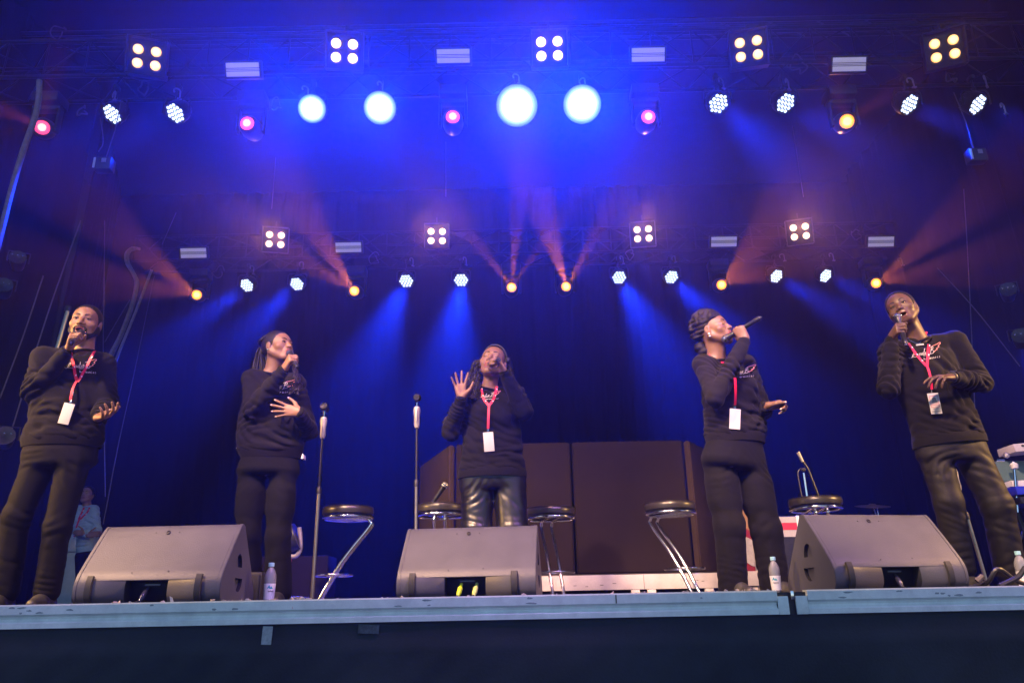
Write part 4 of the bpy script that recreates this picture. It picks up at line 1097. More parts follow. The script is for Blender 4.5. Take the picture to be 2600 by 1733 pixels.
def strands(P, name, paths, r0, r1, seg=26, twist=0.0, kink=0.0, kf=60.0, n=6, seed=1, braid=False, material=None):
    rnd = random.Random(seed); mb = MB()
    for pth in paths:
        pts = dense(pth, 6); m = len(pts); a = rnd.uniform(0, 6.28); b = rnd.uniform(0, 6.28); out = []; rr = []
        L = 0
        for i, p in enumerate(pts):
            if i: L += np.linalg.norm(pts[i] - pts[i - 1])
            t = i / (m - 1)
            out.append(V(p) + V((math.sin(L * kf + a), math.cos(L * kf * 0.9 + b), 0.3 * math.sin(L * kf * 1.3))) * kink * min(1, t * 4))
            k = r0 + (r1 - r0) * t
            rr.append(k * (1 + (0.28 * (1 if i % 2 else -1) if braid else 0)))
        mb.tube(out, rr, n)
    o = mb.build(name, material or M['curl'], P['root'], auto=80); o.matrix_parent_inverse = P['root'].matrix_world.inverted(); return o
def place_mic(P, s, wr_, h, label, **k):
    """the microphone lies in the closed hand: grip point from the wrist frame"""
    d = unit(h['d']); n = V(h['n']); n = unit(n - d * (n @ d)); th = np.cross(d, n) if s == 'R' else np.cross(n, d)
    g = wr_ + d * 0.078 + n * 0.030
    return mic(g, th, label, **k), th
def grip_hand(ball, tail_dir, d_hint, right, reach=0.105):
    """hand frame for a fist whose microphone runs from the ball back along tail_dir; returns (wrist, hand dict)"""
    s = -unit(tail_dir); g = V(ball) - s * reach; d = V(d_hint); d = unit(d - s * (d @ s))
    n = np.cross(s, d) if right else np.cross(d, s)
    return g - d * 0.078 - n * 0.030, dict(d=d, n=n, curl=GRIP, thumb='grip')
# ---- singer at the far left
def WY(Y0): return lambda x, y, dy=0: V(at(x, y, Y0 + dy))
PP = {}
def mics(sp, key, side, lab, **k):
    P = PP[key]; m_, th = place_mic(P, side, P['J']['wr' + side], sp['hand' + side], lab, **k); return m_

# A ---------------------------------------------------------------
Y0 = 4.66; W = WY(Y0)
ball = W(205, 847, -0.14); wr, hR = grip_hand(ball, W(177, 874, -0.33) - ball, W(186, 845, -0.2) - W(172, 905, -0.16), True, 0.10)
sp = dict(Y=Y0, label='bearded man at the far left singing into a microphone held near his chin', skin=(0.20, 0.10, 0.058), skin_name='warm_brown',
    hsc=1.08, lips=None, j=dict(head=(218, 823, 0), neck=(214, 893, 0.03), shR=(110, 908, 0.0), shL=(262, 925, 0.05), elR=(86, 995, -0.06), wrR=(175, 892, -0.2), elL=(272, 1030, 0.02), wrL=(248, 1060, -0.20),
           hipR=(108, 1160, 0.03), hipL=(190, 1160, 0.03), knR=(42, 1312, -0.03), knL=(146, 1338, 0.0), anR=(14, 1500, 0.02), anL=(120, 1500, 0.04)),
    over=dict(wrR=wr), face=(0.26, -1, -0.03), up=(0.03, 0, 1), across=(1, 0.12, 0), open=0.75,
    torso=[(190, 922, 70, 0.09), (184, 965, 86, 0.125), (178, 1020, 90, 0.13), (168, 1080, 92, 0.13), (160, 1112, 98, 0.14), (157, 1132, 92, 0.13)],
    pelvis=[(157, 1110, 84, 0.12), (152, 1150, 90, 0.13), (150, 1190, 88, 0.12)],
    leg_r=dict(R=(0.095, 0.076, 0.073), L=(0.096, 0.074, 0.071)), pants=M['trouser'], leg_fold=0.6, handR=hR,
    handL=dict(d=(0.85, -0.42, 0.0), n=(-0.25, -0.50, 0.85), curl={'index': (20, 30, 15), 'middle': (30, 35, 20), 'ring': (40, 40, 20), 'pinky': (45, 40, 25)}, spread=0.25), seed=11)
PA = PP['A'] = build_person(sp); mics(sp, 'A', 'R', 'black microphone in the right fist of the bearded man at the far left', tail=0.115)
cap_hair(PA); beard(PA)
chest_print(PA['bvh'], (164, 938), (84, 4), (-2, -62), PA['root'], Y0)
lanyard(PA, [(181, 893), (187, 925), (192, 952), (196, 970)], [(240, 893), (224, 925), (207, 955), (197, 970)], (195, 968), (179, 1020), Y0, tilt=R_(12))

# B ---------------------------------------------------------------
Y0 = 5.05; W = WY(Y0)
ball = W(738, 901, -0.16); wr, hR = grip_hand(ball, W(757, 936, -0.30) - ball, W(745, 893, -0.22) - W(722, 940, -0.16), True, 0.085)
sp = dict(Y=Y0, label='woman with long twisted braids singing, one hand laid on her belly', skin=(0.25, 0.13, 0.080), skin_name='light_brown', fem=True, hsc=1.04,
    j=dict(head=(706, 884, 0), neck=(690, 945, 0.03), shR=(640, 962, -0.03), shL=(750, 972, 0.07), elR=(640, 1040, -0.12), wrR=(725, 938, -0.2), elL=(784, 1094, 0.04), wrL=(762, 1046, -0.16),
           hipR=(640, 1190, 0.03), hipL=(720, 1190, 0.04), knR=(630, 1362, -0.02), knL=(706, 1362, 0.02), anR=(632, 1505, 0.06), anL=(706, 1500, 0.06)),
    over=dict(wrR=wr), face=(0.92, -0.52, 0.16), up=(-0.12, 0.1, 1), across=(0.97, 0.22, 0), open=0.9,
    torso=[(697, 965, 56, 0.09), (695, 1005, 70, 0.12), (691, 1050, 80, 0.12), (688, 1100, 84, 0.135), (688, 1138, 82, 0.14), (688, 1162, 70, 0.12)],
    pelvis=[(688, 1135, 60, 0.11), (686, 1165, 70, 0.12), (682, 1195, 78, 0.13), (681, 1210, 76, 0.12)],
    leg_r=dict(R=(0.088, 0.075, 0.088, 0.088), L=(0.088, 0.076, 0.088, 0.088)), pants=M['jersey'], leg_fold=0.45, handR=hR, shirt=M['sweat2'],
    handL=dict(d=(-0.98, -0.12, 0.14), n=(0.05, 1.0, 0.0), curl={'index': (-4, 6, 4), 'middle': (-2, 8, 4), 'ring': (2, 8, 4), 'pinky': (6, 10, 4)}, spread=0.30, thumb='open'), seed=23)
PB = PP['B'] = build_person(sp); mics(sp, 'B', 'R', 'black microphone in the right hand of the woman with twisted braids', tail=0.10)
chest_print(PB['bvh'], (652, 993), (102, -2), (4, -58), PB['root'], Y0, 0.55)
hd = PB['head']; F = Field(hd.c - 0.17, hd.c + 0.17, 0.005)
F.ell(hd.P(0, -0.022, 0.036), V((0.085, 0.104, 0.095)) * hd.sc, hd.R); F.plane(hd.P(0, 0.062, 0.078), hd.f * 0.9 - hd.u * 0.45); F.ell(hd.P(0, 0.092, -0.02), V((0.10, 0.085, 0.092)) * hd.sc, hd.R, 0.01, 'sub'); F.noise(0.0016, 150, 2)
F.mesh('hair', M['hair'], PB['root'])
rnd = random.Random(5); ps = []
for i in range(84):
    x = rnd.uniform(-1, 1); a = rnd.uniform(0, 1)
    s0 = hd.P(x * 0.060, 0.02 - 0.05 * a, 0.118 - 0.03 * abs(x)); s1 = hd.P(x * 0.080, -0.080 - 0.015 * a, 0.07 - 0.02 * a); dd = 0.02 + 0.10 * rnd.random(); u = rnd.uniform(-1, 1)
    ps.append([s0, s1, W(669 + 12 * u, 885, dd), W(666 + 19 * u, 910, dd), W(665 + 24 * u, 935 + 6 * a, dd), W(666 + 22 * u, 948, dd)])
strands(PB, 'braids', ps, 0.0080, 0.0062, braid=True, seed=2, n=7)
ps = []
for i in range(9):
    q = W(rnd.uniform(738, 762), rnd.uniform(905, 915), -0.02); ps.append([hd.P(0.0, 0.05, 0.10), hd.P(-0.066, 0.045, 0.045), hd.P(-0.088, 0.03, -0.03), W(750 + rnd.uniform(-4, 6), 950, -0.03), W(752 + rnd.uniform(-12, 12), 978, -0.10), W(750 + rnd.uniform(-16, 14), 998 + rnd.uniform(-8, 8), -0.15)])
strands(PB, 'front_braids', ps, 0.0065, 0.006, braid=True, kink=0.007, kf=70, seed=3, n=6)
o = MB().lathe([(0, -0.008), (0.007, -0.004), (0.008, 0.002), (0, 0.006)], 12, Matrix.Translation(hd.P(0.087, -0.004, -0.036))).build('earring', M['chrome'], PB['root']); o.matrix_parent_inverse = PB['root'].matrix_world.inverted()
for (px, py, w_, h_) in ((607, 1138, 0.035, 0.03), (768, 1164, 0.016, 0.03)):      # white shirt tails under the hem
    p = W(px, py, 0.0); o = MB().prism([(-w_ / 2, 0), (w_ / 2, 0.0), (w_ * 0.3, h_), (0, h_ * 1.1)], -0.01, 0.05, 'y', Matrix.Translation(p)).build('white_shirt_tail', M['white'], PB['root']); o.matrix_parent_inverse = PB['root'].matrix_world.inverted()

# C ---------------------------------------------------------------
Y0 = 5.15; W = WY(Y0)
ball = W(1247, 926, -0.15); wr, hL = grip_hand(ball, W(1270, 911, -0.36) - ball, W(1260, 900, -0.22) - W(1274, 942, -0.15), False, 0.09)
sp = dict(Y=Y0, label='woman in shiny black leather trousers raising an open palm while singing', skin=(0.25, 0.13, 0.085), skin_name='tan_brown', fem=True, hsc=1.12, closed=True, brow_in=0.006, brow=0.026,
    j=dict(head=(1252, 924, 0.02), neck=(1241, 988, 0.04), shR=(1192, 1004, 0.02), shL=(1306, 998, 0.05), elR=(1144, 1094, -0.02), wrR=(1172, 1010, -0.14), elL=(1332, 1045, -0.06), wrL=(1272, 945, -0.18),
           hipR=(1213, 1215, 0.04), hipL=(1292, 1215, 0.04), knR=(1210, 1350, 0.0), knL=(1302, 1350, 0.0), anR=(1208, 1505, 0.06), anL=(1304, 1505, 0.06)),
    over=dict(wrL=wr), face=(-0.12, -0.93, 0.24), up=(0.16, 0.2, 1), across=(1, 0.05, 0), open=0.5,
    torso=[(1246, 1003, 58, 0.09), (1250, 1045, 68, 0.12), (1250, 1100, 72, 0.12), (1250, 1150, 78, 0.13), (1250, 1190, 84, 0.14), (1250, 1210, 86, 0.145)],
    pelvis=[(1250, 1180, 80, 0.12), (1250, 1215, 84, 0.13), (1251, 1245, 85, 0.12)],
    leg_r=dict(R=(0.110, 0.100, 0.100), L=(0.112, 0.102, 0.100)), pants=M['leather'], leg_fold=0.5, handL=hL,
    handR=dict(d=(-0.12, 0.0, 1.0), n=(0.15, -1.0, 0.12), curl={'index': (-3, 4, 4), 'middle': (-2, 5, 4), 'ring': (4, 6, 4), 'pinky': (10, 8, 5)}, spread=0.42, thumb='open', sc=1.0), seed=37)
PC = PP['C'] = build_person(sp); mics(sp, 'C', 'L', 'black microphone the middle woman holds pointing straight at the viewer', tail=0.105)
chest_print(PC['bvh'], (1199, 1013), (70, -4), (8, -36), PC['root'], Y0)
lanyard(PC, [(1221, 978), (1224, 1000), (1231, 1018), (1240, 1030)], [(1261, 980), (1258, 1000), (1251, 1018), (1242, 1030)], (1241, 1029), (1239, 1093), Y0, tilt=R_(-4))
hd = PC['head']; F = Field(hd.c - 0.17, hd.c + 0.17, 0.005)
F.ell(hd.P(0, -0.020, 0.034), V((0.080, 0.100, 0.090)) * hd.sc, hd.R); F.plane(hd.P(0, 0.056, 0.076), hd.f * 0.92 - hd.u * 0.5); F.ell(hd.P(0, 0.085, -0.02), V((0.088, 0.09, 0.098)) * hd.sc, hd.R, 0.01, 'sub'); F.noise(0.0018, 140, 2)
F.mesh('hair', M['hair'], PC['root'])
o = MB().tube([hd.P(0.080 * math.sin(a), -0.015 + 0.052 * math.cos(a) * 0.9, 0.035 + 0.088 * math.cos(a)) for a in np.linspace(-1.75, 1.75, 24)], 0.0065, 8).build('hairband', M['shoe'], PC['root']); o.matrix_parent_inverse = PC['root'].matrix_world.inverted()
rnd = random.Random(8); ps = []
for i in range(190):
    left = i % 4 != 0; x = 1 if left else -1; a = rnd.uniform(0, 1); b = rnd.uniform(0, 1)
    s0 = hd.P(x * 0.05, 0.01 - 0.05 * b, 0.095); s1 = hd.P(x * (0.084 + 0.022 * b), 0.01 - 0.07 * b, 0.02)
    if left: e1 = W(1217 - 24 * a, 950, -0.02 + 0.10 * b); e2 = W(1219 - 36 * a, 985, -0.06 + 0.10 * b); e3 = W(1220 - 38 * a, 1016 - 14 * b, -0.08 + 0.05 * b); e0 = W(1220 - 14 * a, 918, -0.03 + 0.09 * b)
    else: e0 = W(1284 + 8 * a, 910, 0.0 + 0.06 * b); e1 = W(1289 + 9 * a, 938, 0.03 + 0.06 * b); e2 = W(1292 + 11 * a, 965, 0.06); e3 = W(1292 + 12 * a, 988, 0.08)
    ps.append([s0, s1, e0, e1, e2, e3])
strands(PC, 'long_curls', ps, 0.0066, 0.0045, kink=0.0095, kf=95, seed=9, n=6)
ps = [[W(1155, 1050, 0.10), W(1132 + 6 * i % 5, 1062, 0.08), W(1134 - i, 1078, 0.06), W(1142, 1092 + i, 0.05)] for i in range(8)]
strands(PC, 'curl_ends_behind_arm', ps, 0.007, 0.005, kink=0.008, kf=95, seed=12, n=6)
o = MB().tube([Vector(hd.P(0.088, 0.0, -0.044)) + Vector((0.0, 0.014 * math.sin(t), 0.014 * math.cos(t) - 0.006)) for t in np.linspace(0, 6.28, 13)[:-1]], 0.0035, 6, closed=True).build('earring', M['chrome'], PC['root']); o.matrix_parent_inverse = PC['root'].matrix_world.inverted()

# D ---------------------------------------------------------------
Y0 = 4.85; W = WY(Y0)
ball = W(1853, 853, -0.14); wr, hR = grip_hand(ball, W(1908, 820, -0.22) - ball, W(1868, 838, -0.18) - W(1862, 895, -0.14), True, 0.075)
sp = dict(Y=Y0, label='woman with a rolled updo and closed eyes tilting her microphone up, right of the middle', skin=(0.19, 0.095, 0.058), skin_name='deep_brown', fem=True, hsc=1.06, closed=True, brow=0.030,
    j=dict(head=(1812, 841, 0), neck=(1816, 912, 0.04), shR=(1785, 925, -0.03), shL=(1893, 925, 0.10), elR=(1816, 1010, -0.20), wrR=(1864, 893, -0.16), elL=(1938, 1045, 0.10), wrL=(1945, 1032, -0.06),
           hipR=(1822, 1165, 0.03), hipL=(1900, 1165, 0.05), knR=(1852, 1336, 0.0), knL=(1946, 1347, 0.04), anR=(1862, 1495, 0.05), anL=(1968, 1490, 0.08)),
    over=dict(wrR=wr), face=(0.80, -0.66, 0.22), up=(-0.24, 0.1, 1), across=(0.94, 0.34, 0), open=0.3,
    torso=[(1842, 935, 56, 0.09), (1848, 975, 70, 0.12), (1856, 1020, 78, 0.125), (1864, 1060, 82, 0.13), (1868, 1098, 86, 0.14), (1868, 1122, 78, 0.13)],
    pelvis=[(1868, 1100, 70, 0.12), (1866, 1135, 78, 0.13), (1862, 1175, 86, 0.14), (1862, 1195, 84, 0.13)],
    leg_r=dict(R=(0.100, 0.092, 0.088, 0.102), L=(0.100, 0.092, 0.090, 0.100)), pants=M['jersey'], leg_fold=0.6, handR=hR, shirt=M['sweat2'],
    handL=dict(d=(0.95, -0.25, 0.12), n=(-0.15, -0.35, -0.9), curl={'all': (55, 70, 45)}, spread=0.0, thumb='close'), seed=51)
PD = PP['D'] = build_person(sp); mics(sp, 'D', 'R', 'black microphone tilted up to the right at the lips of the woman with the updo', tail=0.145)
chest_print(PD['bvh'], (1836, 958), (82, -8), (6, -52), PD['root'], Y0, 0.5)
lanyard(PD, [], [(1801, 899), (1816, 903), (1828, 912), (1834, 922)], (1864, 958), (1866, 1034), Y0, ok_left=False, tilt=R_(7))
hd = PD['head']; F = Field(hd.c - 0.24, hd.c + 0.20, 0.005)
F.ell(hd.P(0, -0.030, 0.036), V((0.078, 0.092, 0.088)), hd.R)
for i in range(15):                                                 # the roll of twisted hair from brow to nape
    a = i / 14; ang = math.pi * (0.10 + 0.95 * a); c = hd.P(0.006 * (-1) ** i, -0.030 + 0.092 * math.cos(ang), 0.034 + 0.100 * math.sin(ang))
    F.ell(c, V((0.058 - 0.010 * abs(a - 0.4), 0.026, 0.030)), hd.R, 0.014)
for x in (-1, 1):
    F.ell(hd.P(x * 0.045, -0.02, 0.075), V((0.042, 0.065, 0.050)), hd.R, 0.02)
    for i in range(9): F.ell(hd.P(x * (0.068 - 0.002 * i), 0.040 - 0.018 * i, 0.078 - 0.011 * i), V((0.017, 0.019, 0.017)), hd.R, 0.018)
F.ell(hd.P(0, -0.115, -0.065), V((0.050, 0.044, 0.042)), hd.R, 0.012); F.ell(hd.P(0.01, -0.098, -0.100), V((0.036, 0.034, 0.030)), hd.R, 0.012)
F.ell(hd.P(0, 0.083, -0.01), V((0.10, 0.080, 0.092)), hd.R, 0.006, 'sub'); F.ell(hd.P(0.09, 0.0, -0.03), V((0.03, 0.032, 0.05)), hd.R, 0.01, 'sub')
F.wrinkle(hd.P(0, -0.03, 0.12), hd.f + 0.4 * hd.r, 0.09, 0.0075, 0.034, 3); F.wrinkle(hd.P(0, -0.10, 0.02), hd.u + 0.3 * hd.r, 0.08, 0.0075, 0.034, 5); F.noise(0.0014, 160, 4); F.mesh('hair', M['hair'], PD['root'])
for dz, rr in ((-0.034, 0.0075), (-0.050, 0.0065)):
    o = MB().lathe([(0, -rr), (rr, -rr * 0.5), (rr, rr * 0.5), (0, rr)], 12, Matrix.Translation(hd.P(0.090, -0.002, dz))).build('earring', M['badge'], PD['root']); o.matrix_parent_inverse = PD['root'].matrix_world.inverted()

# E ---------------------------------------------------------------
Y0 = 4.70; W = WY(Y0)
ball = W(2281, 812, -0.14); wr, hR = grip_hand(ball, W(2299, 872, -0.22) - ball, W(2290, 818, -0.19) - W(2272, 880, -0.12) + V((-0.02, 0, 0)), True, 0.085)
sp = dict(Y=Y0, label='tall man at the far right with tilted head and cropped hair', skin=(0.125, 0.062, 0.040), skin_name='dark_brown', hsc=1.06, lips=mat('lips_dark', (0.12, 0.045, 0.04), 0.35), gazev=(-0.002, 0.0),
    j=dict(head=(2291, 786, 0), neck=(2330, 862, 0.04), shR=(2262, 893, 0.0), shL=(2424, 868, 0.06), elR=(2256, 985, -0.10), wrR=(2278, 875, -0.15), elL=(2494, 972, -0.02), wrL=(2418, 958, -0.24),
           hipR=(2372, 1150, 0.03), hipL=(2462, 1145, 0.03), knR=(2408, 1275, -0.02), knL=(2532, 1285, -0.02), anR=(2440, 1440, 0.05), anL=(2566, 1452, 0.05)),
    over=dict(wrR=wr), face=(-0.80, -1, 0.00), up=(-0.36, 0, 1), across=(1, 0.10, 0), open=0.7,
    torso=[(2345, 892, 74, 0.095), (2350, 940, 88, 0.125), (2366, 990, 92, 0.13), (2386, 1045, 88, 0.13), (2404, 1092, 90, 0.135), (2412, 1126, 94, 0.14)],
    pelvis=[(2410, 1100, 84, 0.12), (2414, 1140, 90, 0.13), (2420, 1175, 92, 0.125)],
    leg_r=dict(R=(0.095, 0.081, 0.080), L=(0.101, 0.088, 0.086)), pants=M['leather2'], leg_fold=0.6, handR=hR,
    handL=dict(d=(-0.92, -0.30, -0.02), n=(-0.1, 0.35, -0.9), curl={'index': (18, 22, 12), 'middle': (28, 28, 16), 'ring': (34, 32, 18), 'pinky': (36, 34, 18)}, spread=0.28, thumb='close'), seed=67)
PE = PP['E'] = build_person(sp); mics(sp, 'E', 'R', 'black microphone upright in the fist of the tall man at the far right', tail=0.125)
cap_hair(PE, thick=0.011, hairline=0.050, noise=0.0016)
chest_print(PE['bvh'], (2308, 914), (82, -14), (-2, -66), PE['root'], Y0)
lanyard(PE, [(2305, 872), (2322, 895), (2338, 915), (2352, 930)], [(2352, 842), (2357, 870), (2355, 900), (2353, 930)], (2352, 928), (2366, 994), Y0, art=True, tilt=R_(-3))
hd = PE['head']; bv = PE['bvh']
pts = [drop(bv, x, y, 0.004, Y0) for x, y in dense([(2304, 862), (2320, 870), (2333, 872), (2343, 861), (2350, 848)], 5)]
o = MB().tube(pts, 0.0018, 5).build('necklace', M['chrome'], PE['root']); o.matrix_parent_inverse = PE['root'].matrix_world.inverted()
o2 = MB().box((0, 0, 0), (0.05, 0.003, 0.010), Matrix.Translation(drop(bv, 2334, 876, 0.008, Y0)) @ Matrix.Rotation(R_(-6), 4, 'Y'), 0.001).build('pendant', M['badge'], o)
J = PE['J']; ax = unit(J['wrL'] - J['elL'])
o = MB().lathe([(0.032, 0.0), (0.0335, 0.002), (0.0335, 0.022), (0.032, 0.024)], 24, axis_m(Vector(J['wrL'] - ax * 0.008), Vector(J['wrL'] + ax))).build('watch_strap', M['shoe'], PE['root']); o.matrix_parent_inverse = PE['root'].matrix_world.inverted()
o = MB().box((0, 0, 0), (0.036, 0.030, 0.009), Matrix.Translation(J['wrL'] + V((0.003, -0.006, 0.033))), 0.003).build('watch', M['mic_cap'], PE['root']); o.matrix_parent_inverse = PE['root'].matrix_world.inverted()
o = MB().lathe([(0, -0.004), (0.005, 0), (0, 0.004)], 10, Matrix.Translation(hd.P(-0.088, 0.002, -0.036))).build('earring', M['chrome'], PE['root']); o.matrix_parent_inverse = PE['root'].matrix_world.inverted()

# nails of the hand on the belly and the raised hand
for key, side in (('B', 'L'), ('D', 'L')):
    P = PP[key]
    for nm, (a, b) in P['tips'][side].items():
        d = unit(b - a); c = b + d * 0.003 + V((0, -1, 0)) * 0.0045
        o = MB().tube([c - d * 0.008, c + d * 0.004], [0.0058, 0.003], 8).build('nail', M['nail'], P['root']); o.matrix_parent_inverse = P['root'].matrix_world.inverted()
print('people', round(time.time() - T0, 1))
# ------------------------------------------------------------------ floor wedges
M['wedge'] = mat('speaker_textured_paint', (0.080, 0.080, 0.104), 0.45, var=0.10, vscale=6, bump=0.7, bscale=190, bdist=0.0012, spec=0.5)
M['wedge_dark'] = mat('speaker_recess', (0.012, 0.012, 0.013), 0.6)
M['rubber'] = mat('rubber_strip', (0.030, 0.030, 0.032), 0.6, bump=0.2)
M['yellow'] = mat('yellow_tape', (0.62, 0.78, 0.03), 0.45); M['yellow2'] = mat('pale_yellow_plug', (0.60, 0.66, 0.18), 0.45)
def wedge_profile():
    # (depth from the audience side, height): bulging back that curves up to a sloping top
    pts = [(0.030, 0.0), (0.006, 0.030), (0.0, 0.065), (0.005, 0.100), (0.020, 0.132), (0.045, 0.166), (0.090, 0.222), (0.145, 0.288), (0.200, 0.352), (0.215, 0.364), (0.232, 0.368), (0.252, 0.360), (0.420, 0.120), (0.452, 0.060), (0.455, 0.030), (0.440, 0.0)]
    return pts
def wedge(fl, fr, label, plugs, side_hole=1):
    """fl, fr: front lower corners on the deck"""
    fl, fr = Vector(fl), Vector(fr); c = (fl + fr) / 2; d = (fr - fl); L = d.length; rz = math.atan2(d.y, d.x)
    r = empty('floor_monitor', (c.x, c.y, 0), rz, label, 'stage monitor', 'wedge monitors on the deck edge')
    pr = wedge_profile(); x0, x1 = -L / 2, L / 2; t = 0.020
    cab = MB()
    # smooth skin between the two cheeks, a little below them
    a = dense([V(p) for p in pr[:9]], 4) + dense([V(p) for p in pr[8:12]], 4)[1:] + dense([V(p) for p in pr[11:]], 4)[1:]
    sk = [(float(p[0]), float(p[1])) for p in a]
    prec = []
    rx0, rx1, rz1 = -0.105, 0.100, 0.105            # recess for the connectors
    cab.prism([(0.003 + q[0] * 0.992, 0.002 + max(0, q[1] * 0.990)) for q in sk], x0 + t, x1 - t, 'x', None, True)
    o = cab.build('cabinet', M['wedge'], r, 30)
    co = MB().box(((rx0 + rx1) / 2, 0.0, rz1 / 2 - 0.03), (rx1 - rx0, 0.134, rz1 + 0.06)).build('cutter', M['wedge_dark'], None); co.matrix_world = r.matrix_basis.copy(); co.parent = None
    o.data.materials.append(M['wedge_dark']); md = o.modifiers.new('recess', 'BOOLEAN'); md.operation = 'DIFFERENCE'; md.object = co; md.solver = 'EXACT'
    bpy.context.view_layer.update(); dg = bpy.context.evaluated_depsgraph_get(); nm = bpy.data.meshes.new_from_object(o.evaluated_get(dg)); o.modifiers.clear(); o.data = nm; bpy.data.objects.remove(co)
    for sx, (u0, u1) in ((-1, (x0, x0 + t)), (1, (x1 - t, x1))):
        bm = bmesh.new(); vs = [bm.verts.new((u0, q[0], max(0.0, q[1]))) for q in sk]; bm.faces.new(vs)
        g = bmesh.ops.extrude_face_region(bm, geom=bm.faces[:]); bmesh.ops.translate(bm, vec=(u1 - u0, 0, 0), verts=[e for e in g['geom'] if isinstance(e, bmesh.types.BMVert)])
        bmesh.ops.recalc_face_normals(bm, faces=bm.faces)
        bmesh.ops.bevel(bm, geom=[e for e in bm.edges if len(e.link_faces) == 2 and e.calc_face_angle(0) > 1.2], offset=0.0028, segments=2, affect='EDGES')
        me = bpy.data.meshes.new('cheek'); bm.to_mesh(me); bm.free(); me.polygons.foreach_set('use_smooth', [True] * len(me.polygons)); me.set_sharp_from_angle(angle=R_(40))
        for pl_ in me.polygons: pl_.use_smooth = abs(pl_.normal.x) < 0.9
        ck = link('side_panel', me, r, M['wedge'])
        if sx == side_hole or side_hole == 2:
            # two finger holes: D-shaped cavities seen as dark recesses
            cut = MB()
            h1 = [(0.215 + 0.040 * math.cos(q), 0.165 + (0.062 if math.sin(q) > 0 else 0) * math.sin(q)) for q in np.linspace(0, math.pi, 14)]
            h2 = [(0.225 + 0.048 * math.cos(q), 0.115 + 0.062 * math.sin(q)) for q in np.linspace(math.pi, 2 * math.pi, 14)]
            xs = (u1 - 0.05, u1 + 0.01) if sx > 0 else (u0 - 0.01, u0 + 0.05)
            for hh in (h1, h2): cut.prism(hh, xs[0], xs[1], 'x')
            co = cut.build('cutter', M['wedge_dark'], None)
            co.matrix_world = r.matrix_basis.copy(); ck.data.materials.append(M['wedge_dark'])
            md = ck.modifiers.new('holes', 'BOOLEAN'); md.operation = 'DIFFERENCE'; md.object = co; md.solver = 'EXACT'
            bpy.context.view_layer.update(); dg = bpy.context.evaluated_depsgraph_get()
            nm = bpy.data.meshes.new_from_object(ck.evaluated_get(dg)); ck.modifiers.clear(); ck.data = nm; bpy.data.objects.remove(co)
            for pl_ in nm.polygons: pl_.use_smooth = abs(pl_.normal.x) < 0.6 and pl_.area < 0.002
            b = MB(); xx = (u1 - 0.044) if sx > 0 else (u0 + 0.044)
            MB().box((xx - sx * 0.02, 0.22, 0.14), (0.003, 0.13, 0.22)).build('handle_cup', M['wedge_dark'], r)
    # rubber skids
    for ux in (x0 + 0.080, x1 - 0.105):
        b = MB(); pt = [Vector((ux, q[0] - 0.006, q[1] + 0.002)) for q in sk if q[1] < 0.125 and q[0] < 0.2]
        nrm = []
        vs = []
        for i, p in enumerate(pt):
            n_ = Vector((0, -1, 0.35 * (p.z - 0.03) / 0.1)).normalized()
            e = 0.0 if i in (0,) else 0.010
            for w_, k in ((-0.017, 0), (-0.014, e), (0.014, e), (0.017, 0)): vs.append(p + Vector((w_, 0, 0)) + n_ * k)
        fs = [(i * 4 + k, i * 4 + k + 1, i * 4 + 5 + k, i * 4 + 4 + k) for i in range(len(pt) - 1) for k in range(3)] + [((len(pt) - 1) * 4, (len(pt) - 1) * 4 + 1, (len(pt) - 1) * 4 + 2, (len(pt) - 1) * 4 + 3), (3, 2, 1, 0)]
        b.add(vs, fs, None, True); b.build('skid', M['rubber'], r)
    # recess: back plate, side cheeks, connector plate, frame lip
    pl = MB().box(((rx0 + rx1) / 2, 0.070, rz1 / 2), (rx1 - rx0, 0.006, rz1)); pl.build('connector_plate', M['wedge_dark'], r)
    MB().box((0.0, 0.064, rz1 - 0.018), (0.075, 0.006, 0.012), bev=0.002).build('type_plate', M['mic_cap'], r)
    # pole-mount socket and screws on the slope
    def on_slope(u, k):
        y = 0.020 + (0.200 - 0.020) * k; z = 0.135 + (0.352 - 0.135) * k; n_ = Vector((0, -0.217, 0.180)).normalized()
        return Vector((u, y, z)) + n_ * 0.001, n_
    p, n_ = on_slope(-0.012, 0.90)
    MB().lathe([(0.011, 0.0), (0.0105, 0.003), (0.0065, 0.0035), (0.005, 0.001), (0.0, 0.001)], 16, axis_m(p, p + n_)).build('socket', M['black_metal'], r)
    for u, k in ((-0.075, 0.90), (0.045, 0.90), (-0.09, 0.02), (0.085, 0.04)):
        p, n_ = on_slope(u, k); MB().lathe([(0.0032, 0.0), (0.003, 0.0012), (0.0, 0.0012)], 8, axis_m(p, p + n_)).build('screw', M['black_metal'], r)
    for (u, m_, kind) in plugs:
        b = MB(); b.lathe([(0.0, 0), (0.008, 0.0), (0.0085, 0.02), (0.0125, 0.028), (0.0125, 0.060), (0.010, 0.066), (0.007, 0.085), (0.0, 0.085)], 16, axis_m(Vector((u, 0.055, 0.074)), Vector((u - 0.010, 0.0, 0.012))))
        b.build('plug', m_, r)
        b = MB(); b.tube([(u - 0.010, 0.004, 0.018), (u - 0.014, -0.03, 0.008), (u - 0.03, -0.02, 0.007), (u - 0.05, 0.05, 0.007)], 0.0055, 8); b.build('plug_cable', M['cable'], r)
    return r
def deck(px, py_unused, Y):
    p = at(px, 1545, Y); return Vector((p.x, Y, 0))
wedge(deck(175, 0, 3.82), deck(553, 0, 3.80), 'wedge monitor at the left with a cheek showing two finger holes', [(-0.015, M['mic_cap'], 0)], 1).scale = (1, 1, 1.055)
wedge(deck(1004, 0, 4.00), deck(1362, 0, 3.93), 'middle wedge monitor lit lilac with two yellow plugs in its recess', [(-0.028, M['yellow'], 0), (0.050, M['yellow2'], 0)], 1)
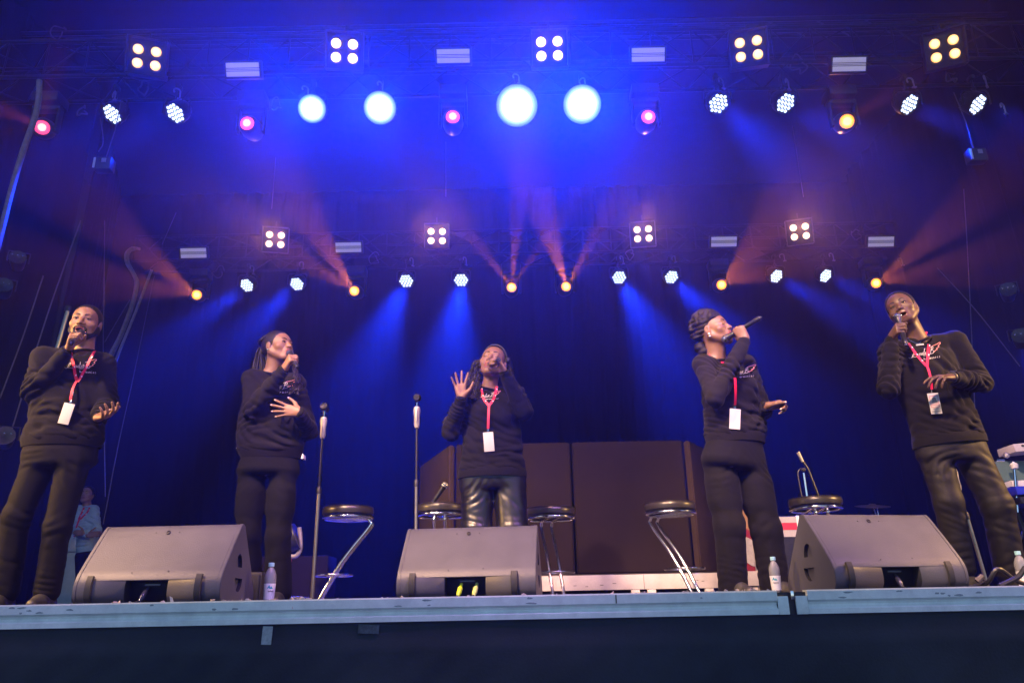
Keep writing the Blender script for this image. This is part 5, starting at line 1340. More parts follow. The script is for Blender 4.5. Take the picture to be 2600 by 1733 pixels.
wedge(deck(2134, 0, 3.85), deck(2478, 0, 3.98), 'wedge monitor at the right with its left cheek turned to us', [(-0.005, M['mic_cap'], 0)], -1).scale = (1, 1, 1.055)

# ------------------------------------------------------------------ bar stools
M['vinyl'] = mat('stool_vinyl', (0.03, 0.026, 0.024), 0.32, var=0.15, vscale=6, bump=0.1, bscale=80, spec=0.6)
def stool_parts():
    h = 0.70
    P_ = {}
    P_['cushion'] = (MB().lathe([(0.0, h - 0.005), (0.165, h - 0.005), (0.182, h + 0.008), (0.185, h + 0.03), (0.183, h + 0.052), (0.172, h + 0.066), (0.12, h + 0.073), (0.0, h + 0.075)], 48), M['vinyl'])
    P_['welt'] = (MB().tube([(0.179 * math.cos(a), 0.179 * math.sin(a), h + 0.062) for a in np.linspace(0, 6.283, 49)[:-1]], 0.0035, 6, closed=True), M['vinyl'])
    P_['seat_ring'] = (MB().tube([(0.172 * math.cos(a), 0.172 * math.sin(a), h - 0.020) for a in np.linspace(0, 6.283, 49)[:-1]], 0.0135, 10, closed=True), M['chrome'])
    for i, s in enumerate((-1, 1)):
        y = s * 0.040
        P_['tube%d' % i] = (MB().tube(dense([(0.150, y, h - 0.022), (-0.02, y, h - 0.024), (-0.135, y * 1.0, h - 0.028), (-0.165, y, h - 0.055), (-0.158, y, h - 0.10), (0.02, y, 0.34), (0.165, y, 0.05), (0.17, y, 0.020), (0.14, y * 1.2, 0.013), (-0.02, y * 2.2, 0.013), (-0.20, y * 3.2, 0.013)], 5), 0.0125, 12), M['chrome'])
    P_['cross_bar'] = (MB().tube([(-0.20, -0.13, 0.013), (-0.20, 0.13, 0.013)], 0.0125, 10), M['chrome'])
    P_['under_plate'] = (MB().box((0, 0, h - 0.010), (0.20, 0.12, 0.006)), M['black_metal'])
    fr = [(0.085 + 0.135 * math.cos(a), 0.135 * math.sin(a), 0.235) for a in np.linspace(0, 6.283, 33)[:-1]]
    P_['footrest_ring'] = (MB().tube(fr, 0.0085, 8, closed=True), M['chrome'])
    return P_
SP = {k: (lambda mb, m_: (mb.mesh(k), m_))(*v) for k, v in stool_parts().items()}
for k, (me, m_) in SP.items(): me.materials.append(m_); me.set_sharp_from_angle(angle=R_(40))
def stool(px, top_py, Y, rz, label):
    p = at(px, top_py, Y); sc = (p.z) / 0.775
    r = empty('bar_stool', (p.x, Y, 0), rz, label, 'bar stool', 'chrome bar stools with black round seats'); r.scale = (1, 1, sc)
    for k, (me, m_) in SP.items(): link(k.rstrip('01').replace('tube', 'leg_tube'), me, r)
    return Vector((p.x, Y, p.z))
st1 = stool(885, 1285, 5.70, R_(184), 'bar stool with Z-bent chrome legs beside the left microphone stand')
st2 = stool(1120, 1278, 5.95, R_(92), 'bar stool half hidden behind the middle singer with a microphone lying on it')
st3 = stool(1398, 1287, 5.95, R_(-80), 'bar stool behind the right cheek of the middle wedge')
st4 = stool(1700, 1274, 5.70, R_(-52), 'bar stool alone before the brown panels, left of the woman with updo')
st5 = stool(2068, 1262, 5.60, R_(80), 'bar stool peeping over the right wedge monitor')
m_ = mic(Vector((0, 0, 0)), Vector((0, 0, 1)), 'grey-headed microphone leaning up from the seat of the hidden stool', tail=0.12)
m_.matrix_world = axis_m(at(1108, 1262, 5.9), at(1126, 1236, 5.9))
M['mic_silver'] = mat('mic_grille_silver', (0.55, 0.52, 0.53), 0.35, 0.7, bump=0.8, bscale=400)
for c in [c for c in bpy.data.objects if c.parent == m_ and c.name.startswith('grille')]:
    c.data.materials.clear(); c.data.materials.append(M['mic_silver'])

# ------------------------------------------------------------------ microphone stands
M['stand_tube'] = mat('stand_tube_smoked_chrome', (0.34, 0.30, 0.25), 0.32, 0.9, var=0.1, vscale=20)
M['grip'] = mat('stand_grip_grey', (0.34, 0.32, 0.30), 0.4, 0.3, var=0.15, vscale=30)
def mic_stand(base, top, label, clip=True, col=None, base_r=0.13):
    b, t = Vector(base), Vector(top); L = (t - b).length
    r = empty('microphone_stand', b, 0, label, 'microphone stand', 'straight microphone stands'); r.matrix_world = axis_m(b, t)
    bpy.context.view_layer.update()
    MB().lathe([(0.0, 0.0), (base_r, 0.0), (base_r, 0.012), (base_r - 0.01, 0.018), (0.03, 0.026), (0.014, 0.05), (0.0, 0.05)], 32).build('base', M['black_metal'], r)
    MB().tube([(0, 0, 0.04), (0, 0, L * 0.56)], 0.0125, 14).build('lower_tube', M['stand_tube'] if col is None else col, r)
    MB().lathe([(0.0, L * 0.56 - 0.02), (0.0165, L * 0.56 - 0.02), (0.0165, L * 0.56 + 0.02), (0.011, L * 0.56 + 0.03), (0.0, L * 0.56 + 0.03)], 16).build('collar', M['black_metal'], r)
    MB().tube([(0, 0, L * 0.56), (0, 0, L - 0.21)], 0.0078, 12).build('upper_tube', M['black_metal'], r)
    MB().lathe([(0.0, L - 0.225), (0.016, L - 0.225), (0.021, L - 0.20), (0.020, L - 0.15), (0.026, L - 0.10), (0.022, L - 0.075), (0.012, L - 0.07), (0.0, L - 0.07)], 18).build('clutch_grip', M['grip'], r)
    MB().box((0.026, 0, L - 0.14), (0.014, 0.010, 0.10), bev=0.004).build('trigger', M['grip'], r)
    MB().tube([(0, 0, L - 0.07), (0, 0, L - 0.025)], 0.0085, 10).build('neck', M['chrome'], r)
    q = MB(); q.lathe([(0.020, -0.038), (0.024, -0.034), (0.028, 0.034), (0.024, 0.040), (0.018, 0.036), (0.0, 0.034)], 18, Matrix.Translation((0.004, 0, L - 0.004)) @ Matrix.Rotation(R_(-78), 4, 'Y'))
    q.build('clip', M['black_metal'], r)
    return r
def on_floor(px, Y): p = at(px, 1535, Y); return Vector((p.x, Y, 0))
mic_stand(on_floor(791, 5.35), at(824, 1034, 5.35), 'empty microphone stand between the braided woman and the left bar stool')
mic_stand(on_floor(1055, 5.35), at(1059, 1008, 5.35), 'empty microphone stand just left of the middle singer')
mic_stand(on_floor(2520, 5.55), at(2412, 1165, 5.55), 'leaning microphone stand seen between the legs of the tall man')
# small gooseneck and clamp stand on the stool at the right
r = empty('clip_stand', st5, 0, 'short boom microphone stand rising behind the stool by the right wedge', 'microphone stand'); bpy.context.view_layer.update()
def loc_(px, py, dY=0.0): return at(px, py, 5.6 + dY) - st5
MB().tube([loc_(2049, 1262), loc_(2040, 1200)], 0.008, 8).build('upright', M['chrome'], r)
MB().tube([loc_(2078, 1258), loc_(2052, 1190), loc_(2034, 1165)], 0.0075, 8).build('boom', M['black_metal'], r)
MB().tube(dense([loc_(2036, 1262), loc_(2029, 1225), loc_(2026, 1200), loc_(2032, 1190), loc_(2040, 1190)], 5), 0.0045, 8).build('cable_loop', M['cable'], r)
MB().tube([loc_(2038, 1172), loc_(2026, 1147)], [0.011, 0.013], 10).build('microphone_body', M['grip'], r)
MB().lathe([(0, -0.012), (0.016, -0.010), (0.018, 0.0), (0.016, 0.010), (0, 0.012)], 14, Matrix.Translation(loc_(2040, 1192))).build('joint_knob', M['black_metal'], r)

# ------------------------------------------------------------------ drum riser with sound screens
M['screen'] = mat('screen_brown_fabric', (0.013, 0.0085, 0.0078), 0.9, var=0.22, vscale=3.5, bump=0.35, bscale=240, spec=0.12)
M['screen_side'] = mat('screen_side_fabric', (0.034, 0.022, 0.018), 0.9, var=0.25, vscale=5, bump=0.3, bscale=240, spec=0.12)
RZ = 0.25; SY = 7.1
def panel(p0, p1, z0, z1a, z1b, th, m_, label, name='sound_screen'):
    p0, p1 = Vector(p0), Vector(p1); d = p1 - p0; L = d.length; rz = math.atan2(d.y, d.x)
    r = empty(name, (p0.x, p0.y, z0), rz, label, 'acoustic screen', 'brown sound screens round the drum riser')
    b = MB(); b.prism([(0, 0), (L, 0), (L, z1b - z0), (0, z1a - z0)], 0, th, 'y'); 
    bm = bmesh.new(); me0 = b.mesh('screen'); bm.from_mesh(me0); bmesh.ops.remove_doubles(bm, verts=bm.verts, dist=1e-5); bmesh.ops.bevel(bm, geom=bm.edges[:], offset=0.012, segments=3, affect='EDGES'); bm.to_mesh(me0); bm.free()
    me0.polygons.foreach_set('use_smooth', [True] * len(me0.polygons)); me0.set_sharp_from_angle(angle=R_(40))
    link('padding', me0, r, m_)
    MB().box((L / 2, th / 2, 0.004), (L - 0.03, th * 0.6, 0.006)).build('foot_strip', M['black_metal'], r)
    return r
tz = at(1440, 1122, SY).z
a0 = at(1158, 1140, SY); a1 = at(1446, 1126, SY); a2 = at(1452, 1124, SY); a3 = at(1731, 1121, SY)
panel((a0.x, SY, 0), (a1.x, SY, 0), RZ, tz, tz, 0.08, M['screen'], 'brown sound screen behind the middle singer, left of the seam')
panel((a2.x, SY, 0), (a3.x, SY, 0), RZ, tz, tz, 0.08, M['screen'], 'widest brown sound screen, right of the vertical seam')
b0 = at(1066, 1200, SY + 0.95); b1 = at(1140, 1142, SY + 0.02)
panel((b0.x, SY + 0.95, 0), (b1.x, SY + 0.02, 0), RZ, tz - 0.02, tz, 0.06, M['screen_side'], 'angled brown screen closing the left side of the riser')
c0 = at(1750, 1126, SY + 0.02); c1 = at(1840, 1150, SY + 1.0)
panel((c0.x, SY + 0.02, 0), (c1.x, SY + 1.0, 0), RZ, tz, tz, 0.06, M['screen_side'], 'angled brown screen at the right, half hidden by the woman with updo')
r = empty('drum_riser', (at(1600, 1480, SY - 0.05).x, SY - 0.05, 0), 0, 'low white riser frame with short legs under the brown screens', 'riser'); bpy.context.view_layer.update()
ox = r.location.x
x0 = at(1120, 1480, SY - 0.05).x - ox; x1 = at(1826, 1480, SY - 0.05).x - ox
M['riser_white'] = mat('riser_white_scuffed', (0.40, 0.38, 0.37), 0.5, col2=(0.52, 0.50, 0.48), vscale=5, bump=0.1)
MB().box(((x0 + x1) / 2, 0.0, RZ - 0.075), (x1 - x0, 0.05, 0.125), bev=0.004).build('front_beam', M['riser_white'], r)
MB().box(((x0 + x1) / 2, 0.68, RZ - 0.012), (x1 - x0, 1.28, 0.022)).build('top_board', M['deck'], r)
for px in (1613, 1654, 1360, 1800):
    x = at(px, 1500, SY - 0.05).x - ox
    MB().box((x, 0.0, 0.056), (0.075, 0.05, 0.108), bev=0.003).build('leg', M['riser_white'], r)
MB().box((at(1632, 1480, SY).x - ox, -0.0265, RZ - 0.075), (0.003, 0.002, 0.12)).build('joint', M['black_metal'], r)
rnd = random.Random(4)
for px, py in ((1460, 1486), (1490, 1488), (1528, 1484), (1770, 1472), (1785, 1474), (1560, 1480)):
    p = at(px, py, SY - 0.078); MB().box((p.x - ox, -0.0262, p.z), (rnd.uniform(0.02, 0.05), 0.0016, 0.004)).build('scuff', M['wedge_dark'], r)
# white post with angle brace, flight case, guitar, amp behind the right of the stage
YB = 6.7
r = empty('white_barrier_post', on_floor(1932, YB), 0, 'white upright post with short cross rail behind the woman with the updo', 'post'); bpy.context.view_layer.update()
f_ = r.location
def B(px, py, Y=YB): return at(px, py, Y) - f_
MB().box(((B(1916, 1400).x + B(1932, 1400).x) / 2, 0, B(0, 1350).z / 2), (0.06, 0.045, B(0, 1350).z), bev=0.004).build('upright', M['riser_white'], r)
c = (B(1887, 1468) + B(1925, 1468)) / 2; MB().box((c.x, -0.03, c.z), (0.15, 0.04, 0.115), bev=0.004).build('cross_rail', M['riser_white'], r)
MB().box((B(1915, 1350).x, -0.026, B(0, 1372).z), (0.045, 0.006, 0.12)).build('label', M['badge_grey'], r)
MB().box((B(1910, 1500).x, -0.03, 0.05), (0.075, 0.04, 0.10), bev=0.003).build('leg', M['riser_white'], r)
r = empty('flight_case', on_floor(1965, 7.6), 0, 'black flight case with a red and white striped band and handwritten number', 'flight case'); bpy.context.view_layer.update(); f_ = r.location
def B2(px, py, Y=7.58): return at(px, py, Y) - f_
xl, xr, zt = B2(1880, 1400).x, B2(2040, 1400).x, B2(0, 1346).z
MB().box(((xl + xr) / 2, 0.30, zt / 2), (xr - xl, 0.56, zt), bev=0.008).build('case_body', M['black_metal'], r)
for (py0, py1, m__) in ((1348, 1364, M['riser_white']), (1364, 1382, M['red']), (1382, 1400, M['riser_white'])):
    za, zb = B2(0, py0).z, B2(0, py1).z; MB().box(((xl + xr) / 2, 0.012, (za + zb) / 2), (xr - xl - 0.004, 0.006, abs(za - zb) - 0.002)).build('band', m__, r)
for x in (xl, xr): MB().box((x, 0.02, zt / 2), (0.03, 0.03, zt), bev=0.003).build('edge_trim', M['alu'], r)
nb_ = MB()
for st in ([(0, 0.03), (0.012, 0.04), (0.012, 0)], [(0.03, 0.04), (0.05, 0.04), (0.035, 0.02), (0.05, 0.01), (0.03, 0)]):
    nb_.tube([Vector((B2(1890, 0).x + a, 0.016, B2(0, 1452).z + b_)) for a, b_ in st], 0.003, 5)
nb_.build('chalk_number', M['print'], r)
# guitar on its stand
r = empty('electric_guitar', on_floor(1898, 7.2), 0, 'electric guitar on a stand showing its head and red body behind the white post', 'guitar'); bpy.context.view_layer.update(); f_ = r.location
def B3(px, py, Y=7.2): return at(px, py, Y) - f_
M['dark_red'] = mat('guitar_red_lacquer', (0.16, 0.008, 0.02), 0.3)
M['maple'] = mat('maple_neck', (0.22, 0.12, 0.05), 0.35)
MB().tube([B3(1904, 1375), B3(1894, 1318)], 0.020, 8).build('neck', M['maple'], r)
MB().prism([(0, 0), (0.06, 0.0), (0.05, 0.12), (0.02, 0.16), (-0.02, 0.08)], -0.01, 0.01, 'y', Matrix.Translation(B3(1888, 1320))).build('headstock', M['maple'], r)
bod = [(0.16 * math.cos(a) * (1 - 0.25 * math.cos(2 * a)), 0.20 * math.sin(a) + 0.03 * math.cos(3 * a)) for a in np.linspace(0, 6.283, 33)[:-1]]
MB().prism(bod, -0.022, 0.022, 'y', Matrix.Translation(B3(1900, 1400))).build('body', M['dark_red'], r)
MB().prism([(x * 0.5, z * 0.6) for x, z in bod], -0.030, -0.024, 'y', Matrix.Translation(B3(1902, 1400))).build('scratch_plate', M['grip'], r)
for s in (-1, 1): MB().tube([B3(1900, 1420), Vector((B3(1900, 1420).x + s * 0.15, 0.1, 0.0))], 0.010, 8).build('stand_leg', M['black_metal'], r)
# drum hardware glimpsed at the right rear
r = empty('cymbal_stand', on_floor(2270, 9.5), 0, 'dark cymbal stand barely visible beyond the right wedge', 'cymbal'); bpy.context.view_layer.update(); f_ = r.location
ct = at(2215, 1282, 9.5) - f_
MB().tube([(0, 0, 0), (0, 0, ct.z)], 0.012, 8).build('stand_tube', M['chrome'], r)
MB().tube([(0, 0, ct.z * 0.8), (ct.x, 0, ct.z)], 0.009, 8).build('boom_arm', M['chrome'], r)
M['brass'] = mat('cymbal_bronze', (0.45, 0.30, 0.12), 0.3, 0.9)
MB().lathe([(0.0, 0.02), (0.03, 0.018), (0.05, 0.004), (0.20, -0.012), (0.20, -0.015), (0.0, 0.0)], 28, Matrix.Translation(ct) @ Matrix.Rotation(R_(12), 4, 'X')).build('cymbal', M['brass'], r)
for a in (0, 2.1, 4.2): MB().tube([(0, 0, 0.3), (0.3 * math.cos(a), 0.3 * math.sin(a), 0.0)], 0.009, 6).build('leg', M['chrome'], r)
# floor lamp with bent bracket behind the braided woman, dark box next to it
r = empty('floor_lamp', on_floor(762, 7.6), 0, 'floor stage lamp in a grey bracket behind the braided woman', 'stage light'); bpy.context.view_layer.update(); f_ = r.location
def B4(px, py, Y=7.6): return at(px, py, Y) - f_
MB().tube(dense([B4(760, 1338), B4(763, 1370), B4(762, 1395), B4(752, 1410), B4(738, 1412)], 5), 0.022, 8).build('bracket', M['grip'], r)
MB().lathe([(0.0, -0.12), (0.10, -0.10), (0.13, 0.02), (0.13, 0.10), (0.0, 0.10)], 20, Matrix.Translation(B4(730, 1370)) @ Matrix.Rotation(R_(70), 4, 'Y')).build('lamp_head', M['housing'], r)
MB().box((-0.12, 0, 0.06), (0.34, 0.28, 0.12), bev=0.01).build('base', M['housing'], r)
r = empty('equipment_box', on_floor(735, 8.4), 0, 'dark wooden equipment box on the floor behind the braided woman', 'box'); bpy.context.view_layer.update(); f_ = r.location
zt = (at(0, 1425, 8.4) - f_).z; MB().box((0.0, 0.2, zt / 2), (0.75, 0.4, zt), bev=0.01).build('box_body', M['screen'], r)
MB().box((-0.1, -0.004, zt * 0.9), (0.18, 0.006, 0.06), bev=0.002).build('red_handle', M['red'], r)
# small black speaker behind the left wedge
r = empty('small_speaker', on_floor(640, 4.35), 0, 'small black box speaker between the left wedge and the water bottle', 'speaker')
MB().box((-0.02, 0.06, 0.085), (0.13, 0.14, 0.17), bev=0.02).build('cabinet', M['wedge_dark'], r)
MB().box((-0.02, -0.012, 0.085), (0.10, 0.004, 0.14), bev=0.001).build('grille', M['black_metal'], r)

# ------------------------------------------------------------------ bottles
M['pet'] = mat('clear_plastic', (0.80, 0.84, 0.95), 0.12, trans=0.72, spec=0.5)
M['water'] = mat('water', (0.95, 0.98, 1.0), 0.0, trans=1.0)
M['cap_blue'] = mat('cap_light_blue', (0.35, 0.68, 0.78), 0.35)
M['bottle_label'] = mat('bottle_label', (0.78, 0.80, 0.86), 0.4, emit=None); M['label_blue'] = mat('label_mountain_blue', (0.05, 0.38, 0.55), 0.4)
def bottle(px, Y, label, h=0.215, rot=0.0, loc=None):
    b0 = loc or on_floor(px, Y); k = h / 0.215
    r = empty('water_bottle', b0, rot, label, 'bottle', 'small water bottles on the deck'); r.scale = (k, k, k)
    prof = [(0.0, 0.001), (0.024, 0.001), (0.027, 0.006), (0.0275, 0.03), (0.0295, 0.07), (0.0315, 0.11), (0.0325, 0.135), (0.030, 0.155), (0.022, 0.176), (0.0145, 0.188), (0.0125, 0.193), (0.0125, 0.205)]
    o = MB().lathe(prof + [(0.0115, 0.205), (0.0115, 0.193)] + [(q[0] - 0.0012, q[1]) for q in prof[::-1][2:-2]] + [(0.0, 0.003)], 32).build('bottle_body', M['pet'], r)
    MB().lathe([(0.0, 0.004)] + [(q[0] - 0.0016, q[1] + 0.001) for q in prof[1:6]] + [(0.0, 0.112)], 28).build('water', M['water'], r)
    MB().lathe([(0.0145, 0.196), (0.016, 0.197), (0.016, 0.215), (0.0145, 0.217), (0.0, 0.217)], 24).build('cap', M['cap_blue'], r)
    MB().lathe([(0.0278, 0.022), (0.0284, 0.030), (0.0300, 0.070), (0.0318, 0.106)], 32, None).build('label', M['bottle_label'], r)
    q = MB()
    for (a0_, z0_, w_, h_) in ((-0.35, 0.080, 0.35, 0.018), (0.05, 0.078, 0.30, 0.014)):
        v = []
        for a_, z_ in ((a0_ - w_, z0_), (a0_ + w_, z0_), (a0_ + 0.05, z0_ + h_)):
            rr = 0.0322; v.append((rr * math.sin(a_), -rr * math.cos(a_), z_))
        q.add(v, [(0, 1, 2)])
    q.build('mountain_mark', M['label_blue'], r)
    q = MB()
    for i in range(7):
        a_ = -0.45 + i * 0.15; rr = 0.0310; p = Vector((rr * math.sin(a_), -rr * math.cos(a_), 0.062)); u_ = Vector((math.cos(a_), math.sin(a_), 0))
        q.tube([p, p + Vector((0, 0, 0.007 if i % 3 else 0.010))], 0.0007, 4); q.tube([p + Vector((0, 0, 0.006)), p + u_ * 0.003 + Vector((0, 0, 0.004)), p + u_ * 0.003], 0.0007, 4)
    q.build('label_lettering', M['badge_grey'], r)
    return r
bottle(681, 4.15, 'water bottle with pale blue cap standing right of the left wedge', 0.200, 0.5)
bottle(1977, 4.20, 'water bottle with a mountain label leaning by the right wedge', 0.185, -0.3)
bottle(2614, 4.6, 'water bottle cut off by the right edge of the picture', 0.215, 0.2)

# ------------------------------------------------------------------ cables, wires, ropes
def cable(name, pts, r_, m__, label, cat='cable', group=None, n=8):
    o = MB().tube(dense(pts, 6), r_, n).build(name, m__); return tag(o, label, cat, group)
cz = 0.012
cable('cable', [(at(2440, 1500, 4.3).x, 4.25, cz), (at(2490, 1480, 4.1).x, 4.05, 0.03), (at(2540, 1475, 4.0).x, 4.0, 0.095), (at(2600, 1490, 4.0).x, 4.05, 0.04), (at(2660, 1500, 4.0).x, 4.1, cz)], 0.011, M['cable'], 'thick black cable arching beside the right wedge', group='cables on the deck')
cable('cable', [(at(2525, 1500, 3.95).x, 3.9, cz), (at(2570, 1480, 3.95).x, 3.9, 0.05), (at(2620, 1470, 3.9).x, 3.9, 0.10), (at(2690, 1480, 3.9).x, 3.95, 0.06)], 0.013, M['cable'], 'second black cable rising at the right edge of the picture', group='cables on the deck')
cable('cable_tie_band', [(at(2480, 1480, 4.05).x, 4.045, 0.040), (at(2496, 1478, 4.05).x, 4.04, 0.065)], 0.0145, M['rope'], 'pale tape band wrapped round the thick cable', 'tape')
def hang(pix, Y, r_, m__, label, name='hanging_cable', cat='cable', group='cables hanging from the rig'):
    pts = [at(q[0], q[1], Y + (q[2] if len(q) > 2 else 0)) for q in pix]
    return cable(name, pts, r_, m__, label, cat, group)
hang([(100, 205), (98, 250), (88, 300), (60, 380), (30, 480), (5, 580), (-30, 720)], 6.9, 0.030, M['hose'], 'thick pale cable loom falling at the upper left edge')
hang([(355, 632), (335, 630), (320, 645), (322, 668), (338, 695), (345, 720), (335, 770), (305, 850), (275, 910), (255, 980)], 10.6, 0.024, M['hose'], 'pale cable loom looping down left of the lower row', group='cables hanging from the rig')
hang([(345, 632), (328, 640), (326, 665), (344, 700), (350, 722), (338, 775), (310, 850), (280, 915), (262, 985)], 10.7, 0.020, M['hose'], 'thinner pale cable running alongside the looping loom')
hang([(385, 685), (345, 790), (300, 900), (262, 1010)], 10.6, 0.020, M['hose'], 'straight pale cable right of the looping loom')
for q, Y, lab in (([(266, 560), (264, 760), (262, 900), (267, 1260)], 9.0, 'thin steel wire hanging just right of the bearded man'),
                  ([(392, 700), (340, 950), (300, 1130), (262, 1330)], 9.5, 'thin slanting wire left of the left wedge'),
                  ([(447, 540), (412, 620)], 9.5, 'short thin wire above the looping loom'),
                  ([(700, 400), (690, 530)], 10.5, 'thin wire above the first lower blinder'),
                  ([(1132, 360), (1132, 500)], 10.0, 'thin wire hanging in the middle of the blue haze'),
                  ([(2012, 320), (2040, 500)], 10.0, 'slanting thin wire below the upper washes at the right'),
                  ([(2447, 480), (2460, 700), (2478, 1100)], 9.0, 'long thin wire left of the right side curtain'),
                  ([(2380, 680), (2480, 790), (2590, 930)], 8.5, 'diagonal thin wire crossing the right curtain'),
                  ([(266, 868), (300, 810), (330, 760)], 9.0, 'short diagonal wire beside the bearded man'),
                  ([(205, 560), (120, 800), (30, 1090)], 6.4, 'dark wire in front of the left curtain'),
                  ([(110, 700), (60, 850), (0, 1010)], 6.4, 'leftmost dark wire before the side curtain'),
                  ([(255, 300), (262, 360), (250, 385)], 7.5, 'short wire under the first upper wash light')):
    hang(q, Y, 0.006, M['rope'], lab, 'rigging_wire', 'wire', 'thin rigging wires')
# cable curls tied to the trusses
rnd = random.Random(21)
def curl(px, py, Y, s_, label):
    c = at(px, py, Y); pts = []
    for i in range(9):
        a = i * 0.9 + rnd.uniform(-0.3, 0.3); pts.append(c + Vector((math.cos(a) * s_ * rnd.uniform(0.5, 1), rnd.uniform(-0.05, 0.05), math.sin(a) * s_ * rnd.uniform(0.5, 1.2) - i * s_ * 0.12)))
    cable('cable_coil', pts, 0.009, M['rope'], label, 'cable', 'small cable coils tied to the trusses')
for px, py, Y, s_, lab in ((2022, 155, 7.8, 0.12, 'arched cable coil right of the fourth upper blinder'), (365, 215, 7.8, 0.08, 'little cable coil below the first upper blinder'),
                           (208, 275, 7.8, 0.08, 'kinked cable end left of the first upper wash light'), (700, 262, 7.8, 0.07, 'thin cable coil by the first glaring pair'),
                           (2410, 190, 7.8, 0.08, 'cable loop under the last upper blinder'), (556, 685, 12.3, 0.10, 'cable coil left of the first lower wash lights'),
                           (950, 650, 12.3, 0.10, 'cable coil left of the second lower blinder'), (2170, 592, 12.3, 0.09, 'cable coil left of the last lower strobe'),
                           (1598, 640, 12.3, 0.08, 'cable loop below the third lower blinder'), (150, 75, 8.6, 0.12, 'cable end high in the left corner')):
    curl(px, py, Y, s_, lab)
# clamps, hooks and hoist parts that catch the light
M['clamp'] = mat('clamp_grey', (0.30, 0.28, 0.30), 0.4, 0.5, var=0.2)
def clamp(px, py, Y, label, s_=1.0):
    r = empty('truss_clamp', at(px, py, Y), rnd.uniform(-1, 1), label, 'clamp', 'hook clamps on the trusses'); r.scale = (s_, s_, s_)
    link('hook', shared('clamp_hook', lambda: MB().tube([(0.03 * math.cos(a), 0, 0.03 * math.sin(a)) for a in np.linspace(-0.6, 3.9, 12)], 0.008, 6), M['clamp']), r)
    link('bolt', shared('clamp_bolt', lambda: MB().tube([(0.03, 0, -0.01), (0.03, 0, -0.07)], 0.007, 6).box((0.03, 0, -0.075), (0.04, 0.02, 0.012)), M['clamp']), r)
nth = ('first', 'second', 'third', 'fourth', 'fifth', 'sixth', 'seventh', 'eighth', 'ninth', 'tenth')
CL = ['small hook clamp above the %s wash light from the left, upper row' % q for q in nth] + ['small hook clamp above the %s wash light from the left, lower row' % q for q in nth[:8]] + ['small hook clamp right of the last lower wash light', 'small hook clamp at the far upper right end of the truss']
for i_, (px, py, Y) in enumerate(((290, 240, 7.9), (450, 232, 7.9), (775, 226, 7.9), (965, 215, 7.9), (1310, 195, 7.9), (1478, 206, 7.9), (1830, 205, 7.9), (1998, 208, 7.9), (2310, 205, 7.9), (2500, 200, 7.9), (640, 680, 12.4), (765, 670, 12.4),
                  (1045, 660, 12.4), (1180, 658, 12.4), (1578, 655, 12.4), (1710, 655, 12.4), (1985, 650, 12.4), (2110, 648, 12.4), (2285, 660, 12.4), (2545, 270, 7.9))):
    clamp(px, py, Y, CL[i_], 1.3)
for px, py, Y, lab in ((265, 420, 7.6, 'small grey junction box hanging below the first two upper washes'), (2478, 398, 7.6, 'small grey junction box hanging at the upper right')):
    r = empty('junction_box', at(px, py, Y), 0, lab, 'junction box', 'hanging junction boxes')
    MB().box((0, 0, 0), (0.20, 0.12, 0.16), bev=0.015).build('box_shell', M['housing'], r)
    MB().box((-0.085, -0.064, 0.0), (0.022, 0.008, 0.13)).build('side_label', M['white'], r)
    MB().box((0.02, -0.064, 0.03), (0.05, 0.008, 0.05)).build('front_plate', M['clamp'], r)
    MB().tube([(0, 0, 0.08), (0.02, 0.05, 0.5), (0, 0.1, 0.95)], 0.006, 6).build('hanger', M['rope'], r)
# hoist chain / tube stand by the left curtain
r = empty('chrome_pole', at(150, 880, 6.1), 0, 'chrome pole rising behind the bearded man at the left', 'pole'); bpy.context.view_layer.update(); f_ = r.location
MB().tube([at(140, 900, 6.1) - f_, at(172, 790, 6.1) - f_], 0.018, 10).build('pole_tube', M['stand_tube'], r)
MB().tube([at(172, 790, 6.1) - f_, at(174, 778, 6.1) - f_], 0.026, 10).build('pole_clamp', M['black_metal'], r)
pb = at(70, 1180, 6.1); MB().tube([at(140, 900, 6.1) - f_, Vector((pb.x, pb.y, 0)) - f_], 0.018, 10).build('pole_foot', M['black_metal'], r)
# lamps on the side booms
for px, py, Y, lab in ((45, 665, 6.8, 'dark side lamp with glinting rivets at the left edge'), (10, 735, 6.6, 'lower dark side lamp at the left edge'), (12, 1115, 6.0, 'side lamp with blue glints low at the left edge'),
                       (2560, 745, 7.0, 'dark side lamp on the right boom'), (2592, 862, 6.8, 'small chrome-hooped side lamp at the right edge')):
    r = empty('side_lamp', at(px, py, Y), R_(30 if px < 1000 else -30), lab, 'stage light', 'dark lamps on the side booms'); r.scale = (0.75, 0.75, 0.75)
    MB().lathe([(0.0, -0.14), (0.07, -0.13), (0.09, 0.0), (0.10, 0.12), (0.085, 0.12), (0.0, 0.09)], 20, Matrix.Rotation(R_(80), 4, 'X')).build('can', M['housing'], r)
    MB().tube([(-0.12, 0, 0), (-0.12, 0, 0.14), (0.12, 0, 0.14), (0.12, 0, 0)], 0.009, 6).build('bracket', M['housing'], r)
    for s in (-1, 0, 1): MB().lathe([(0.010, 0), (0.0, 0.008)], 8, axis_m(Vector((s * 0.06, -0.135, 0.04)), Vector((s * 0.06, -0.3, 0.04)))).build('rivet', M['chrome'], r)
for x_, Y, lab in ((-5.35, 6.6, 'dark vertical boom pole at the left carrying side lamps'), (6.15, 6.9, 'dark vertical boom pole at the right carrying side lamps')):
    tag(MB().tube([(x_, Y, 0), (x_, Y, 5.5)], 0.03, 10).build('boom_pole', M['truss'], None), lab, 'pole', 'side boom poles')

